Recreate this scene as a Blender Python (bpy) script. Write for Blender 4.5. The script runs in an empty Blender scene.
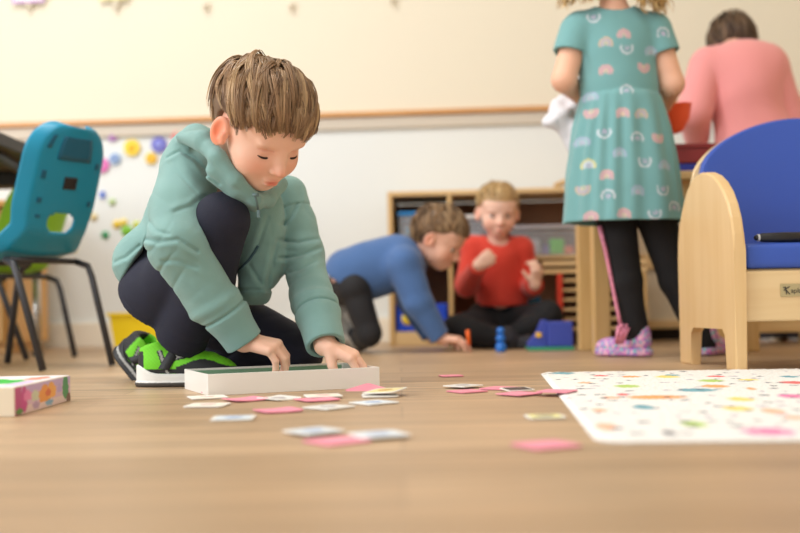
QS=1.0
WORLD = 0.80
LIGHTS = [('ceiling_light', (-1.3, 2.3, 2.65), (-1.3, 2.8, 0), 1.0, 32, (1, .99, .965), .6), ('ceiling_light', (.1, 1.0, 2.65), (.1, 1.2, 0), 1.0, 20, (1, .99, .965), 1.0),
          ('window_light', (-2.9, .6, 1.4), (0, 2.2, .4), 1.8, 54, (.97, .99, 1), 1.4)]
import bpy, bmesh, math, random
import numpy as np
from mathutils import Vector, Matrix
rnd = random.Random(7)
scene = bpy.context.scene
COL = scene.collection
PI = math.pi
# ------------------------------------------------------------------ camera geometry
FPX, HC, VC, CH, ROLL = 1111.0, 400.0, 303.0, 0.14, math.radians(1.1)
cr, sr = math.cos(ROLL), math.sin(ROLL)
def P(u, v, Y):
    xc = (u - HC) * Y / FPX; yc = (VC - v) * Y / FPX
    return np.array([xc * cr + yc * sr, Y, CH - xc * sr + yc * cr])
def FL(u, v, z=0.0):
    Y = (CH - z) * FPX / ((u - HC) * sr + (v - VC) * cr)
    p = P(u, v, Y); return np.array([p[0], Y, z])
V3 = lambda *a: np.array(a, float)
def nrm(v):
    v = np.asarray(v, float); return v / np.linalg.norm(v)
# ------------------------------------------------------------------ materials
def hexc(r, g, b):
    f = lambda c: ((c / 255 + 0.055) / 1.055) ** 2.4 if c / 255 > 0.04045 else c / 255 / 12.92
    return (f(r), f(g), f(b), 1)
def mat(name, rgb=(200, 200, 200), rough=0.6, bump=0, bscale=200, var=0, vscale=8, attr=False, sss=0, trans=0, metal=0, spec=0.5, coat=0, emit=0, sheen=0, alpha=1):
    m = bpy.data.materials.new(name); m.use_nodes = True
    nt = m.node_tree; b = nt.nodes['Principled BSDF']; L = nt.links
    c = hexc(*rgb); b.inputs['Base Color'].default_value = c
    b.inputs['Roughness'].default_value = rough; b.inputs['Metallic'].default_value = metal
    b.inputs['Specular IOR Level'].default_value = spec
    if sss:
        b.inputs['Subsurface Weight'].default_value = sss
        b.inputs['Subsurface Radius'].default_value = (0.012, 0.005, 0.003); b.inputs['Subsurface Scale'].default_value = 1.0
    if coat: b.inputs['Coat Weight'].default_value = coat
    if sheen: b.inputs['Sheen Weight'].default_value = sheen; b.inputs['Sheen Roughness'].default_value = 0.5
    if trans: b.inputs['Transmission Weight'].default_value = trans
    if alpha < 1: b.inputs['Alpha'].default_value = alpha
    if emit: b.inputs['Emission Color'].default_value = c; b.inputs['Emission Strength'].default_value = emit
    src = None
    tc = nt.nodes.new('ShaderNodeTexCoord')
    if attr:
        a = nt.nodes.new('ShaderNodeVertexColor'); a.layer_name = 'Col'; src = a.outputs['Color']
    if var:
        n = nt.nodes.new('ShaderNodeTexNoise'); n.inputs['Scale'].default_value = vscale; n.inputs['Detail'].default_value = 3
        L.new(tc.outputs['Object'], n.inputs['Vector'])
        mr = nt.nodes.new('ShaderNodeMapRange'); mr.inputs[1].default_value = 0.3; mr.inputs[2].default_value = 0.7
        mr.inputs[3].default_value = 1 - var; mr.inputs[4].default_value = 1 + var
        L.new(n.outputs['Fac'], mr.inputs[0])
        hs = nt.nodes.new('ShaderNodeHueSaturation'); hs.inputs['Color'].default_value = c
        if src: L.new(src, hs.inputs['Color'])
        L.new(mr.outputs[0], hs.inputs['Value']); src = hs.outputs['Color']
    if src: L.new(src, b.inputs['Base Color'])
    if bump:
        n = nt.nodes.new('ShaderNodeTexNoise'); n.inputs['Scale'].default_value = bscale; n.inputs['Detail'].default_value = 2
        L.new(tc.outputs['Object'], n.inputs['Vector'])
        bp = nt.nodes.new('ShaderNodeBump'); bp.inputs['Strength'].default_value = bump; bp.inputs['Distance'].default_value = 0.002
        L.new(n.outputs['Fac'], bp.inputs['Height']); L.new(bp.outputs[0], b.inputs['Normal'])
    return m
def wood(name, c1, c2, scale=6, rough=0.45, axis=2, stretch=14, coat=0.15):
    m = bpy.data.materials.new(name); m.use_nodes = True; nt = m.node_tree; L = nt.links
    b = nt.nodes['Principled BSDF']; tc = nt.nodes.new('ShaderNodeTexCoord'); mp = nt.nodes.new('ShaderNodeMapping')
    s = [scale * stretch] * 3; s[axis] = scale; mp.inputs['Scale'].default_value = [q * 0.5 for q in s]
    L.new(tc.outputs['Object'], mp.inputs['Vector'])
    n = nt.nodes.new('ShaderNodeTexNoise'); n.inputs['Scale'].default_value = 1; n.inputs['Detail'].default_value = 5; n.inputs['Distortion'].default_value = 0.6
    L.new(mp.outputs[0], n.inputs['Vector'])
    r = nt.nodes.new('ShaderNodeValToRGB'); r.color_ramp.elements[0].position = 0.3; r.color_ramp.elements[1].position = 0.7
    r.color_ramp.elements[0].color = hexc(*c1); r.color_ramp.elements[1].color = hexc(*c2)
    L.new(n.outputs['Fac'], r.inputs[0]); L.new(r.outputs[0], b.inputs['Base Color'])
    b.inputs['Roughness'].default_value = rough; b.inputs['Coat Weight'].default_value = coat
    return m
# ------------------------------------------------------------------ mesh helpers
def mesh_np(name, V, F, cols=None, smooth=True):
    me = bpy.data.meshes.new(name)
    V = np.asarray(V, np.float32); F = np.asarray(F, np.int32)
    me.vertices.add(len(V)); me.vertices.foreach_set('co', V.ravel())
    me.loops.add(F.size); me.loops.foreach_set('vertex_index', F.ravel())
    me.polygons.add(len(F)); me.polygons.foreach_set('loop_start', np.arange(0, F.size, F.shape[1], dtype=np.int32))
    me.polygons.foreach_set('use_smooth', np.full(len(F), smooth))
    me.update(calc_edges=True)
    if cols is not None:
        ca = me.color_attributes.new('Col', 'FLOAT_COLOR', 'POINT')
        c = np.ones((len(V), 4), np.float32); c[:, :3] = cols[:, :3]; ca.data.foreach_set('color', c.ravel())
    return me
def link(name, me, m, parent=None):
    o = bpy.data.objects.new(name, me); COL.objects.link(o)
    if m is not None: me.materials.append(m)
    if parent: o.parent = parent
    return o
class MB:
    """collects simple solids, then links them as one mesh object"""
    def __init__(s): s.bm = bmesh.new()
    def _x(s, vs, M):
        if M is not None: bmesh.ops.transform(s.bm, matrix=M, verts=vs)
    def box(s, c, size, M=None, bev=0.0, seg=2, rz=0):
        r = bmesh.ops.create_cube(s.bm, size=1.0); vs = r['verts']
        for v in vs: v.co = Vector((v.co.x * size[0], v.co.y * size[1], v.co.z * size[2]))
        if bev:
            es = list({e for v in vs for e in v.link_edges})
            g = bmesh.ops.bevel(s.bm, geom=es, offset=bev, segments=seg, profile=0.5, affect='EDGES')
            vs = list({v for f in g['faces'] for v in f.verts} | {v for v in vs if v.is_valid})
        T = Matrix.Translation(Vector(c)) @ Matrix.Rotation(rz, 4, 'Z')
        s._x(vs, T); s._x(vs, M); return s
    def prism(s, pts, y0, y1, M=None, bev=0):
        """outline pts (x,z) extruded from y0 to y1"""
        a = [s.bm.verts.new((x, y0, z)) for x, z in pts]; b = [s.bm.verts.new((x, y1, z)) for x, z in pts]
        fs = [s.bm.faces.new(a), s.bm.faces.new(b[::-1])]
        n = len(pts)
        for i in range(n): fs.append(s.bm.faces.new((a[i], b[i], b[(i + 1) % n], a[(i + 1) % n])))
        vs = a + b
        if bev:
            es = list(set(fs[0].edges) | set(fs[1].edges))
            g = bmesh.ops.bevel(s.bm, geom=es, offset=bev, segments=2, profile=0.5, affect='EDGES')
            vs = list({v for f in g['faces'] for v in f.verts} | {v for v in vs if v.is_valid} | {v for f in fs if f.is_valid for v in f.verts})
        s._x(vs, M); return s
    def tube(s, pts, r, n=8, cap=True, M=None):
        pts = [Vector(p) for p in pts]; rs = r if hasattr(r, '__len__') else [r] * len(pts)
        rings = []; up = None
        for i, p in enumerate(pts):
            d = (pts[min(i + 1, len(pts) - 1)] - pts[max(i - 1, 0)]).normalized()
            if up is None: up = Vector((0, 0, 1)) if abs(d.z) < 0.9 else Vector((1, 0, 0))
            a = d.cross(up).normalized(); b = a.cross(d); up = b
            rings.append([s.bm.verts.new(p + (a * math.cos(2 * PI * k / n) + b * math.sin(2 * PI * k / n)) * rs[i]) for k in range(n)])
        for A, B in zip(rings, rings[1:]):
            for k in range(n):
                f = s.bm.faces.new((A[k], A[(k + 1) % n], B[(k + 1) % n], B[k])); f.smooth = True
        if cap: s.bm.faces.new(rings[0][::-1]); s.bm.faces.new(rings[-1])
        s._x([v for q in rings for v in q], M); return s
    def lathe(s, prof, n=24, M=None):
        rings = [[s.bm.verts.new((r * math.cos(2 * PI * k / n), r * math.sin(2 * PI * k / n), z)) for k in range(n)] for r, z in prof]
        for A, B in zip(rings, rings[1:]):
            for k in range(n):
                f = s.bm.faces.new((A[k], A[(k + 1) % n], B[(k + 1) % n], B[k])); f.smooth = True
        if prof[0][0] > 1e-5: s.bm.faces.new(rings[0][::-1])
        if prof[-1][0] > 1e-5: s.bm.faces.new(rings[-1])
        vs = [v for q in rings for v in q]; s._x(vs, M)
        return s
    def build(s, name, m, parent=None, smooth=False):
        bmesh.ops.remove_doubles(s.bm, verts=s.bm.verts, dist=1e-6)
        bmesh.ops.recalc_face_normals(s.bm, faces=s.bm.faces)
        if smooth:
            for f in s.bm.faces: f.smooth = True
        me = bpy.data.meshes.new(name); s.bm.to_mesh(me); s.bm.free()
        return link(name, me, m, parent)
def tag(o, label=None, cat=None, group=None, kind=None):
    if label: o['label'] = label
    if cat: o['category'] = cat
    if group: o['group'] = group
    if kind: o['kind'] = kind
    return o
def empty(name, loc, rz=0, **k):
    o = bpy.data.objects.new(name, None); COL.objects.link(o); o.location = loc; o.rotation_euler = (0, 0, rz); o.empty_display_size = 0.02
    return tag(o, **k)
def copy_tree(o, parent=None):
    c = o.copy(); COL.objects.link(c); c.parent = parent
    for ch in list(o.children): copy_tree(ch, c)
    return c
def walk(o):
    yield o
    for c in o.children: yield from walk(c)
def ground(root, org):
    """everything under root was built in world coordinates: move the origin to org"""
    org = Vector(org)
    for o in walk(root):
        if o.type == 'MESH': o.data.transform(Matrix.Translation(-org))
    root.location = org
def Mat(o, x, y, z):
    """matrix with origin o and axes x,y,z"""
    return Matrix(((x[0], y[0], z[0], o[0]), (x[1], y[1], z[1], o[1]), (x[2], y[2], z[2], o[2]), (0, 0, 0, 1)))
# ------------------------------------------------------------------ distance-field modelling
def smin(a, b, k):
    if k <= 0: return np.minimum(a, b)
    h = np.clip(0.5 + 0.5 * (b - a) / k, 0, 1); return b + (a - b) * h - k * h * (1 - h)
def smax(a, b, k): return -smin(-a, -b, k)
def rc(a, b, ra, rb, k=0.01): return ('rc', np.array(a, float), np.array(b, float), ra, rb, k)
def el(c, r, k=0.01, R=None): return ('el', np.array(c, float), np.array(r, float), R, None, k)
def ev(t, p):
    if t[0] == 'rc':
        ab = t[2] - t[1]; q = p - t[1]; s = np.clip(q @ ab / max(ab @ ab, 1e-9), 0, 1)
        return np.sqrt(((q - s[:, None] * ab) ** 2).sum(1)) - (t[3] + (t[4] - t[3]) * s)
    q = p - t[1]
    if t[3] is not None: q = q @ t[3]
    k0 = np.sqrt(((q / t[2]) ** 2).sum(1)); k1 = np.sqrt(((q / t[2] ** 2) ** 2).sum(1)) + 1e-9
    return k0 * (k0 - 1) / k1
def U(p, prims, d=None):
    for t in prims:
        e = ev(t, p); d = e if d is None else smin(d, e, t[5])
    return d
def S_(p, d, prims):
    for t in prims: d = smax(d, -ev(t, p), t[5])
    return d
def chain(pts, rs, k=0.01): return [rc(pts[i], pts[i + 1], rs[i], rs[i + 1], k) for i in range(len(pts) - 1)]
def plane(p, o, n): return (p - np.asarray(o)) @ nrm(n)
def wav(p, f, seed=0, warp=0.6):
    s = seed * 1.7
    a = p * f
    w = np.sin(a[:, [1, 2, 0]] * 1.3 + s + 1) * warp
    a = a + w
    return (np.sin(a[:, 0] + s) + np.sin(a[:, 1] * 1.1 + 2 * s) + np.sin(a[:, 2] * 0.9 + 3 * s) + np.sin((a[:, 0] + a[:, 2]) * 0.8 + s)) / 4
def surfnet(f, lo, hi, h, S=6):
    lo = np.array(lo, float); hi = np.array(hi, float)
    nb = np.ceil((hi - lo) / h / S).astype(int) + 1; N = nb * S
    g = np.stack(np.meshgrid(*[np.arange(n) for n in nb], indexing='ij'), -1).reshape(-1, 3)
    d = f(lo + h * (g * S + (S - 1) / 2.0))
    act = np.abs(d) < h * S * 1.35 + 2 * h + 0.006
    D = np.repeat(np.repeat(np.repeat(np.where(d < 0, -1.0, 1.0).astype(np.float32).reshape(nb), S, 0), S, 1), S, 2)
    off = np.stack(np.meshgrid(*[np.arange(S)] * 3, indexing='ij'), -1).reshape(-1, 3)
    ga = g[act]
    for i in range(0, len(ga), 1500):
        q = (ga[i:i + 1500, None, :] * S + off[None]).reshape(-1, 3)
        D[q[:, 0], q[:, 1], q[:, 2]] = f(lo + h * q)
    s = D < 0
    cnt = np.zeros(tuple(N - 1), np.int8)
    cs = [(i, j, k) for i in (0, 1) for j in (0, 1) for k in (0, 1)]
    for i, j, k in cs: cnt += s[i:N[0] - 1 + i, j:N[1] - 1 + j, k:N[2] - 1 + k]
    ci = np.argwhere((cnt > 0) & (cnt < 8))
    cd = np.stack([D[ci[:, 0] + i, ci[:, 1] + j, ci[:, 2] + k] for i, j, k in cs], 1)
    acc = np.zeros((len(ci), 3)); w = np.zeros(len(ci))
    for a in range(8):
        for b in range(a + 1, 8):
            A, B = np.array(cs[a]), np.array(cs[b])
            if abs(A - B).sum() != 1: continue
            m = (cd[:, a] < 0) != (cd[:, b] < 0)
            t = cd[m, a] / (cd[m, a] - cd[m, b])
            acc[m] += A + t[:, None] * (B - A); w[m] += 1
    V = lo + h * (ci + acc / w[:, None])
    idx = np.full(tuple(N - 1), -1, np.int32); idx[ci[:, 0], ci[:, 1], ci[:, 2]] = np.arange(len(ci))
    Fs = []
    for ax in range(3):
        b1, b2 = [(1, 2), (2, 0), (0, 1)][ax]
        sl0 = [slice(None)] * 3; sl1 = [slice(None)] * 3; sl0[ax] = slice(0, -1); sl1[ax] = slice(1, None)
        e = np.argwhere(s[tuple(sl0)] != s[tuple(sl1)])
        e = e[(e[:, b1] > 0) & (e[:, b2] > 0) & (e[:, b1] < N[b1] - 1) & (e[:, b2] < N[b2] - 1)]
        ins = s[e[:, 0], e[:, 1], e[:, 2]]
        def at(d1, d2):
            q = e.copy(); q[:, b1] -= d1; q[:, b2] -= d2; return idx[q[:, 0], q[:, 1], q[:, 2]]
        q = np.stack([at(1, 1), at(0, 1), at(0, 0), at(1, 0)], 1)
        q[~ins] = q[~ins][:, ::-1]; Fs.append(q)
    F = np.concatenate(Fs); F = F[(F >= 0).all(1)]
    return V, F
def sdf_obj(name, f, lo, hi, h, m, parent=None, colf=None):
    V, F = surfnet(f, lo, hi, h)
    c = colf(V) if colf is not None else None
    return link(name, mesh_np(name, V, F, c), m, parent)
def lin(*rgb): return np.array(hexc(*rgb)[:3])
def mixc(a, b, w): return a + (b - a) * np.clip(w, 0, 1)[:, None]
# ------------------------------------------------------------------ head, hands, hair, shoes
def head_axes(yaw, pitch, roll=0):
    """yaw: degrees to the image right of facing the camera; pitch: degrees down"""
    y, p = math.radians(yaw), math.radians(pitch)
    F = V3(math.sin(y) * math.cos(p), -math.cos(y) * math.cos(p), -math.sin(p))
    R = nrm(np.cross(F, V3(0, 0, 1))); Uu = np.cross(R, F)
    r = math.radians(roll); R2 = R * math.cos(r) + Uu * math.sin(r); U2 = Uu * math.cos(r) - R * math.sin(r)
    return np.stack([R2, F, U2], 1)
CRAN = (V3(0, -.012, .025), V3(.070, .086, .072))
def ry(a):
    c, s = math.cos(a), math.sin(a); return np.array([[c, -s, 0], [s, c, 0], [0, 0, 1.0]])
def head_sdf(p, closed=True, fine=True):
    d = U(p, [el(*CRAN, .01), el((0, .022, -.035), (.055, .054, .062), .03), el((0, .046, -.078), (.022, .020, .017), .02),
              el((.031, .040, -.042), (.026, .026, .024), .018), el((-.031, .040, -.042), (.026, .026, .024), .018),
              el((0, .040, .028), (.058, .036, .032), .02), el((.026, .064, .004), (.018, .008, .006), .012), el((-.026, .064, .004), (.018, .008, .006), .012)])
    d = S_(p, d, [el((.028, .083, -.015), (.017, .015, .011), .010), el((-.028, .083, -.015), (.017, .015, .011), .010)])
    d = U(p, [rc((0, .066, -.008), (0, .082, -.036), .006, .0085, .012), el((0, .086, -.039), (.0085, .0075, .0075), .006),
              el((.0095, .078, -.042), (.006, .007, .0055), .004), el((-.0095, .078, -.042), (.006, .007, .0055), .004)], d)
    if fine:
        d = S_(p, d, [el((.0055, .081, -.0485), (.003, .004, .003), .002), el((-.0055, .081, -.0485), (.003, .004, .003), .002)])
        ez = -.0155
        for sx in (1, -1):
            d = U(p, [el((sx * .0275, .0548, ez), (.0145, .0125, .0115), .003)], d)
            d = S_(p, d, [rc((sx * .017, .0685, ez + .0078), (sx * .040, .062, ez + .0062), .0014, .0014, .003)])
            if not closed: d = S_(p, d, [el((sx * .0275, .068, ez), (.0115, .006, .0048), .001)])
    d = U(p, [el((0, .0715, -.0625), (.0165, .0070, .0040), .006), el((0, .0705, -.0700), (.0140, .0075, .0048), .006)], d)
    d = S_(p, d, [rc((-.017, .0755, -.0662), (.017, .0755, -.0662), .0012, .0012, .002), rc((0, .083, -.0745), (0, .083, -.078), .006, .006, .006)])
    for sx in (1, -1):
        R = ry(sx * 0.50)
        e = ev(el((sx * .074, -.006, -.018), (.0060, .0165, .0265), 0, R), p)
        e = smax(e, -ev(el((sx * .080, -.003, -.014), (.0060, .0100, .0165), 0, R), p), .003)
        e = smin(e, ev(rc((sx * .072, .004, -.020), (sx * .070, .004, -.032), .005, .005), p), .004)
        d = smin(d, e, .006)
    return d
def skin_cols(base, C=None, M=None, s=1, ear=.95, lipw=1.0):
    base = np.array(base)
    def f(V):
        c = np.tile(base, (len(V), 1))
        c = c * (1 + 0.04 * wav(V, 60, 3))[:, None]
        if C is not None:
            q = (V - C) @ M / s
            g = lambda ctr, r: np.exp(-(((q - np.array(ctr)) / np.array(r)) ** 2).sum(1))
            rosy = base * V3(1.0, .62, .55); lip = base * V3(.85, .40, .38); earc = base * V3(1.08, .50, .36)
            for sx in (1, -1):
                c = mixc(c, rosy, g((sx * .034, .055, -.040), (.022, .03, .018)) * .55)
                c = mixc(c, earc, g((sx * .080, -.008, -.020), (.014, .022, .034)) * ear)
                c = mixc(c, base * V3(.8, .55, .5), g((sx * .029, .066, -.012), (.017, .012, .012)) * .35)
            c = mixc(c, rosy, g((0, .09, -.04), (.012, .012, .010)) * .6)
            c = mixc(c, lip, np.clip(g((0, .078, -.0665), (.0155, .011, .0075)) * 1.6 - .3, 0, 1) * .9 * lipw)
        return c
    return f
def hand(w, f, n, t, curl=(50, 30, 15), s=1.0, spread=0.0, thumb=(.55, .65, -.35), seed=0, fist=False):
    """w wrist, f forward, n out of the back of the hand, t towards the thumb"""
    f = nrm(f); n = nrm(np.asarray(n) - f * np.dot(n, f)); t0 = np.cross(f, n); t = t0 if np.dot(t0, t) > 0 else -t0
    L = []
    for i, (o, kl, fl) in enumerate([(.0205, .054, .92), (.007, .057, 1.0), (-.0065, .055, .95), (-.0195, .050, .78)]):
        kn = w + (f * kl + t * o + n * (.003 if i in (1, 2) else 0)) * s
        L.append(rc(w + t * o * .45 * s, kn, .0115 * s, .0088 * s, .008 * s))
        a = 0; p = kn; r = .0074 * s * (0.9 if i == 3 else 1)
        cu = [q * (1 + .12 * math.sin(i * 2.1 + seed)) for q in curl]
        for j, ln in enumerate((.027, .017, .014)):
            a += math.radians(cu[j])
            dr = nrm(f * math.cos(a) - n * math.sin(a) + t * (o * 8 * spread))
            q = p + dr * ln * fl * s; L.append(rc(p, q, r, r * .9, .0015 * s if j == 0 else .002 * s)); p = q; r *= .9
    L[0] = L[0][:5] + (.012,)
    b = w + (f * .012 + t * .014) * s
    d1 = nrm(f * thumb[0] + t * thumb[1] + n * thumb[2]); m = b + d1 * .030 * s; L.append(rc(b, m, .0115 * s, .0085 * s, .008 * s))
    d2 = nrm(d1 + f * .5 - n * .25); L.append(rc(m, m + d2 * .023 * s, .0082 * s, .0066 * s, .002 * s))
    return L
def strands(name, paths_clump, m, parent, nper, spread, width, cols, seed=1, conv=.35):
    """locks of hair: every clump path carries nper strands that converge towards its tip"""
    R = np.random.RandomState(seed); VV = []; FF = []; CC = []; base = 0
    for pth, nor in paths_clump:
        n = len(pth)
        if n < 3: continue
        tang = np.gradient(pth, axis=0); tang /= np.linalg.norm(tang, axis=1)[:, None] + 1e-9
        side = np.cross(tang, nor); side /= np.linalg.norm(side, axis=1)[:, None] + 1e-9
        cc = cols[R.randint(len(cols))]
        for _ in range(nper):
            a = R.uniform(-1, 1) * spread; b = R.uniform(-.3, .6) * spread * .6
            t = np.linspace(0, 1, n)[:, None]; e = int(R.uniform(.75, 1.0) * n); e = max(e, 3)
            pp = pth + side * a * (1 - (1 - conv) * t ** 1.5) + nor * b * (1 - .6 * t)
            pp = pp + side * np.sin(t * 5 + R.uniform(0, 6)) * spread * .18
            pp = pp[:e]; w = width * R.uniform(.7, 1.3) * (1 - .75 * np.linspace(0, 1, e) ** 3)[:, None]
            nn = nor[:e]; ss = side[:e]
            ring = [pp + ss * w, pp - ss * w, pp + nn * w * .9]
            v = np.stack(ring, 1).reshape(-1, 3); VV.append(v)
            i = np.arange(e - 1)[:, None] * 3 + base
            for k in range(3):
                k2 = (k + 1) % 3
                FF.append(np.concatenate([i + k, i + k2, i + 3 + k2, i + 3 + k], 1))
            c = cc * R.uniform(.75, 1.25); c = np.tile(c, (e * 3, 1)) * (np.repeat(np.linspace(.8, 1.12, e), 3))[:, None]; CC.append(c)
            base += len(v)
    return link(name, mesh_np(name, np.concatenate(VV), np.concatenate(FF), np.concatenate(CC)), m, parent)
def scalp_d(q, off): return ev(el(CRAN[0], CRAN[1] + off), q)
def clumps(n, C, M, s, zend, crown=(0.012, -.055, .095), region=None, seed=3, step=.0075, lift=.008, steps=13, fwd=0.0, wob=.15, curl=0.0, down=.55, sidelift=0):
    R = np.random.RandomState(seed); out = []; crown = np.array(crown)
    tries = 0
    while len(out) < n and tries < n * 20:
        tries += 1
        v = R.normal(size=3); v /= np.linalg.norm(v); p = CRAN[0] + v * CRAN[1]
        if not region(p): continue
        path = []; nor = []; lf = lift * R.uniform(.5, 1.25) * (1 - sidelift * max(0, min(1, (.02 - p[1]) / .05)) * max(0, min(1, (.075 - p[2]) / .04))); ph = R.uniform(0, 6); tw = R.normal() * wob
        for k in range(steps):
            g = (p - CRAN[0]) / CRAN[1] ** 2; g /= np.linalg.norm(g)
            path.append(p + g * (lf * min(1, (k + .6) / 3.0) * (1 if k < steps - 2 else .9)) + curl * g * math.sin(k * .9 + ph)); nor.append(g)
            fl = p - crown; fl = fl / (np.linalg.norm(fl) + 1e-6) + V3(0, fwd, -down)
            fl = fl - g * (fl @ g); fl /= np.linalg.norm(fl) + 1e-9
            sd = np.cross(fl, g); fl = nrm(fl + sd * (tw + curl * 60 * math.cos(k * .9 + ph)))
            p = p + fl * step
            # stay on the scalp (below the widest line the lock hangs free)
            q = (p - CRAN[0]) / CRAN[1]; r = np.linalg.norm(q)
            if q[2] > -.15: p = CRAN[0] + q / r * CRAN[1]
            else: p = p + V3(0, 0, -step * .35)
            if p[2] < zend(p) + R.normal() * .003: break
        path = np.array(path); nor = np.array(nor)
        if len(path) >= 3: out.append((C + (path * s) @ M.T, nor @ M.T))
    return out
# ------------------------------------------------------------------ camera, world, lights
cam = bpy.data.cameras.new('camera'); co = bpy.data.objects.new('camera', cam); COL.objects.link(co)
cam.lens = FPX * 36 / 800; cam.sensor_width = 36; cam.shift_y = (VC - 266.5) / 800
co.matrix_world = Mat((0, 0, CH), (cr, 0, -sr), (sr, 0, cr), (0, -1, 0))
cam.dof.use_dof = True; cam.dof.focus_distance = 1.86; cam.dof.aperture_fstop = 2.4
cam.clip_start = 0.05; scene.camera = co
scene.view_settings.view_transform = 'Standard'; scene.view_settings.look = 'None'; scene.view_settings.exposure = 0.17
scene.view_settings.gamma = 1; scene.view_settings.use_curve_mapping = False
scene.cycles.use_denoising = True; scene.cycles.max_bounces = 8
w = bpy.data.worlds.new('world'); scene.world = w; w.use_nodes = True
w.node_tree.nodes['Background'].inputs[0].default_value = (1.0, .985, .97, 1); w.node_tree.nodes['Background'].inputs[1].default_value = WORLD
def area(name, loc, tgt, size, power, col=(1, .95, .88), sy=None):
    l = bpy.data.lights.new(name, 'AREA'); l.energy = power; l.color = col; l.size = size
    if sy: l.shape = 'RECTANGLE'; l.size_y = sy
    o = bpy.data.objects.new(name, l); COL.objects.link(o); o.location = loc
    o.rotation_euler = (Vector(tgt) - Vector(loc)).to_track_quat('-Z', 'Y').to_euler(); return o
for n_, l_, t_, s_, p_, c_, y_ in LIGHTS: area(n_, l_, t_, s_, p_, c_, y_)
# ------------------------------------------------------------------ room
def wallY(x): return 4.06 - 0.074 * (x + 1.4) * 1.0
WROT = math.atan2(-0.074, 1.0)
m = bpy.data.materials.new('floor_planks'); m.use_nodes = True; nt = m.node_tree; L = nt.links; b = nt.nodes['Principled BSDF']
tc = nt.nodes.new('ShaderNodeTexCoord'); br = nt.nodes.new('ShaderNodeTexBrick')
br.inputs['Scale'].default_value = 1; br.inputs['Brick Width'].default_value = 1.22; br.inputs['Row Height'].default_value = 0.15
br.inputs['Mortar Size'].default_value = 0.0012; br.inputs['Mortar Smooth'].default_value = 0.5; br.offset = 0.37
br.inputs['Color1'].default_value = hexc(196, 165, 130); br.inputs['Color2'].default_value = hexc(178, 147, 113); br.inputs['Mortar'].default_value = hexc(160, 132, 102)
L.new(tc.outputs['Object'], br.inputs['Vector'])
mp = nt.nodes.new('ShaderNodeMapping'); mp.inputs['Scale'].default_value = (1.6, 26, 1); L.new(tc.outputs['Object'], mp.inputs['Vector'])
n1 = nt.nodes.new('ShaderNodeTexNoise'); n1.inputs['Scale'].default_value = 1.5; n1.inputs['Detail'].default_value = 6; n1.inputs['Distortion'].default_value = .7; L.new(mp.outputs[0], n1.inputs['Vector'])
mr = nt.nodes.new('ShaderNodeMapRange'); mr.inputs[1].default_value = .3; mr.inputs[2].default_value = .72; mr.inputs[3].default_value = .66; mr.inputs[4].default_value = 1.14; L.new(n1.outputs['Fac'], mr.inputs[0])
n2 = nt.nodes.new('ShaderNodeTexNoise'); n2.inputs['Scale'].default_value = 2.2; n2.inputs['Detail'].default_value = 2; L.new(tc.outputs['Object'], n2.inputs['Vector'])
mr2 = nt.nodes.new('ShaderNodeMapRange'); mr2.inputs[1].default_value = .3; mr2.inputs[2].default_value = .7; mr2.inputs[3].default_value = .9; mr2.inputs[4].default_value = 1.1; L.new(n2.outputs['Fac'], mr2.inputs[0])
mu = nt.nodes.new('ShaderNodeMath'); mu.operation = 'MULTIPLY'; L.new(mr.outputs[0], mu.inputs[0]); L.new(mr2.outputs[0], mu.inputs[1])
hs = nt.nodes.new('ShaderNodeHueSaturation'); L.new(br.outputs['Color'], hs.inputs['Color']); L.new(mu.outputs[0], hs.inputs['Value']); L.new(hs.outputs[0], b.inputs['Base Color'])
b.inputs['Roughness'].default_value = 0.42; b.inputs['Specular IOR Level'].default_value = .45
bp = nt.nodes.new('ShaderNodeBump'); bp.inputs['Strength'].default_value = .25; bp.inputs['Distance'].default_value = .001; L.new(n1.outputs['Fac'], bp.inputs['Height']); L.new(bp.outputs[0], b.inputs['Normal'])
fm = m
o = MB().box((0.2, 1.4, -.05), (6.4, 6.0, .1)).build('floor', fm); tag(o, kind='structure')
m_cream = mat('cream_wall', (232, 225, 206), .7, bump=.1, bscale=300)
m_white = mat('white_board', (228, 233, 233), .5, bump=.05, bscale=200)
m_base = mat('baseboard_paint', (238, 232, 218), .5)
m_ledge = mat('ledge_grey', (205, 196, 182), .5)
WM = Mat((-1.4, 4.06, 0), nrm((1, -.074, 0)), nrm((.074, 1, 0)), (0, 0, 1))   # local x along the wall, local -y into the room
TR = .815
o = MB().box((1.5, .06, (TR + 2.7) / 2), (6.4, .1, 2.7 - TR), M=WM).build('wall_back', m_cream); tag(o, kind='structure')
o = MB().box((1.5, .055, TR / 2), (6.4, .1, TR), M=WM).build('wall_back_wainscot', m_white); tag(o, kind='structure')
o = MB().box((1.5, -.005, .045), (6.4, .018, .09), M=WM, bev=.003).build('baseboard_back', m_base); tag(o, kind='structure')
m_tan = mat('tan_wall', (214, 196, 160), .7)
o = MB().box((2.05, 1.6, 1.35), (.1, 5.2, 2.7)).build('wall_right_unseen', m_tan); tag(o, kind='structure')  # unseen side wall, added to hold back ambient light at the right
o = MB().box((0.2, 1.4, 2.78), (6.4, 6.0, .08)).build('ceiling_unseen', mat('ceiling_white', (240, 238, 232), .8)); tag(o, kind='structure')  # out of view, added to cut the world light on the upper wall
m_trimw = wood('trim_wood', (196, 140, 84), (222, 170, 112), 4, .45, axis=0)
tr = MB().box((1.5, -.006, TR), (6.4, .030, .018), M=WM, bev=.003).build('trim_1', m_trimw); tag(tr, kind='structure')
tr = MB().box((1.5, -.0, TR - .032), (6.4, .020, .042), M=WM, bev=.003).build('trim_2', m_ledge); tag(tr, kind='structure')
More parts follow.
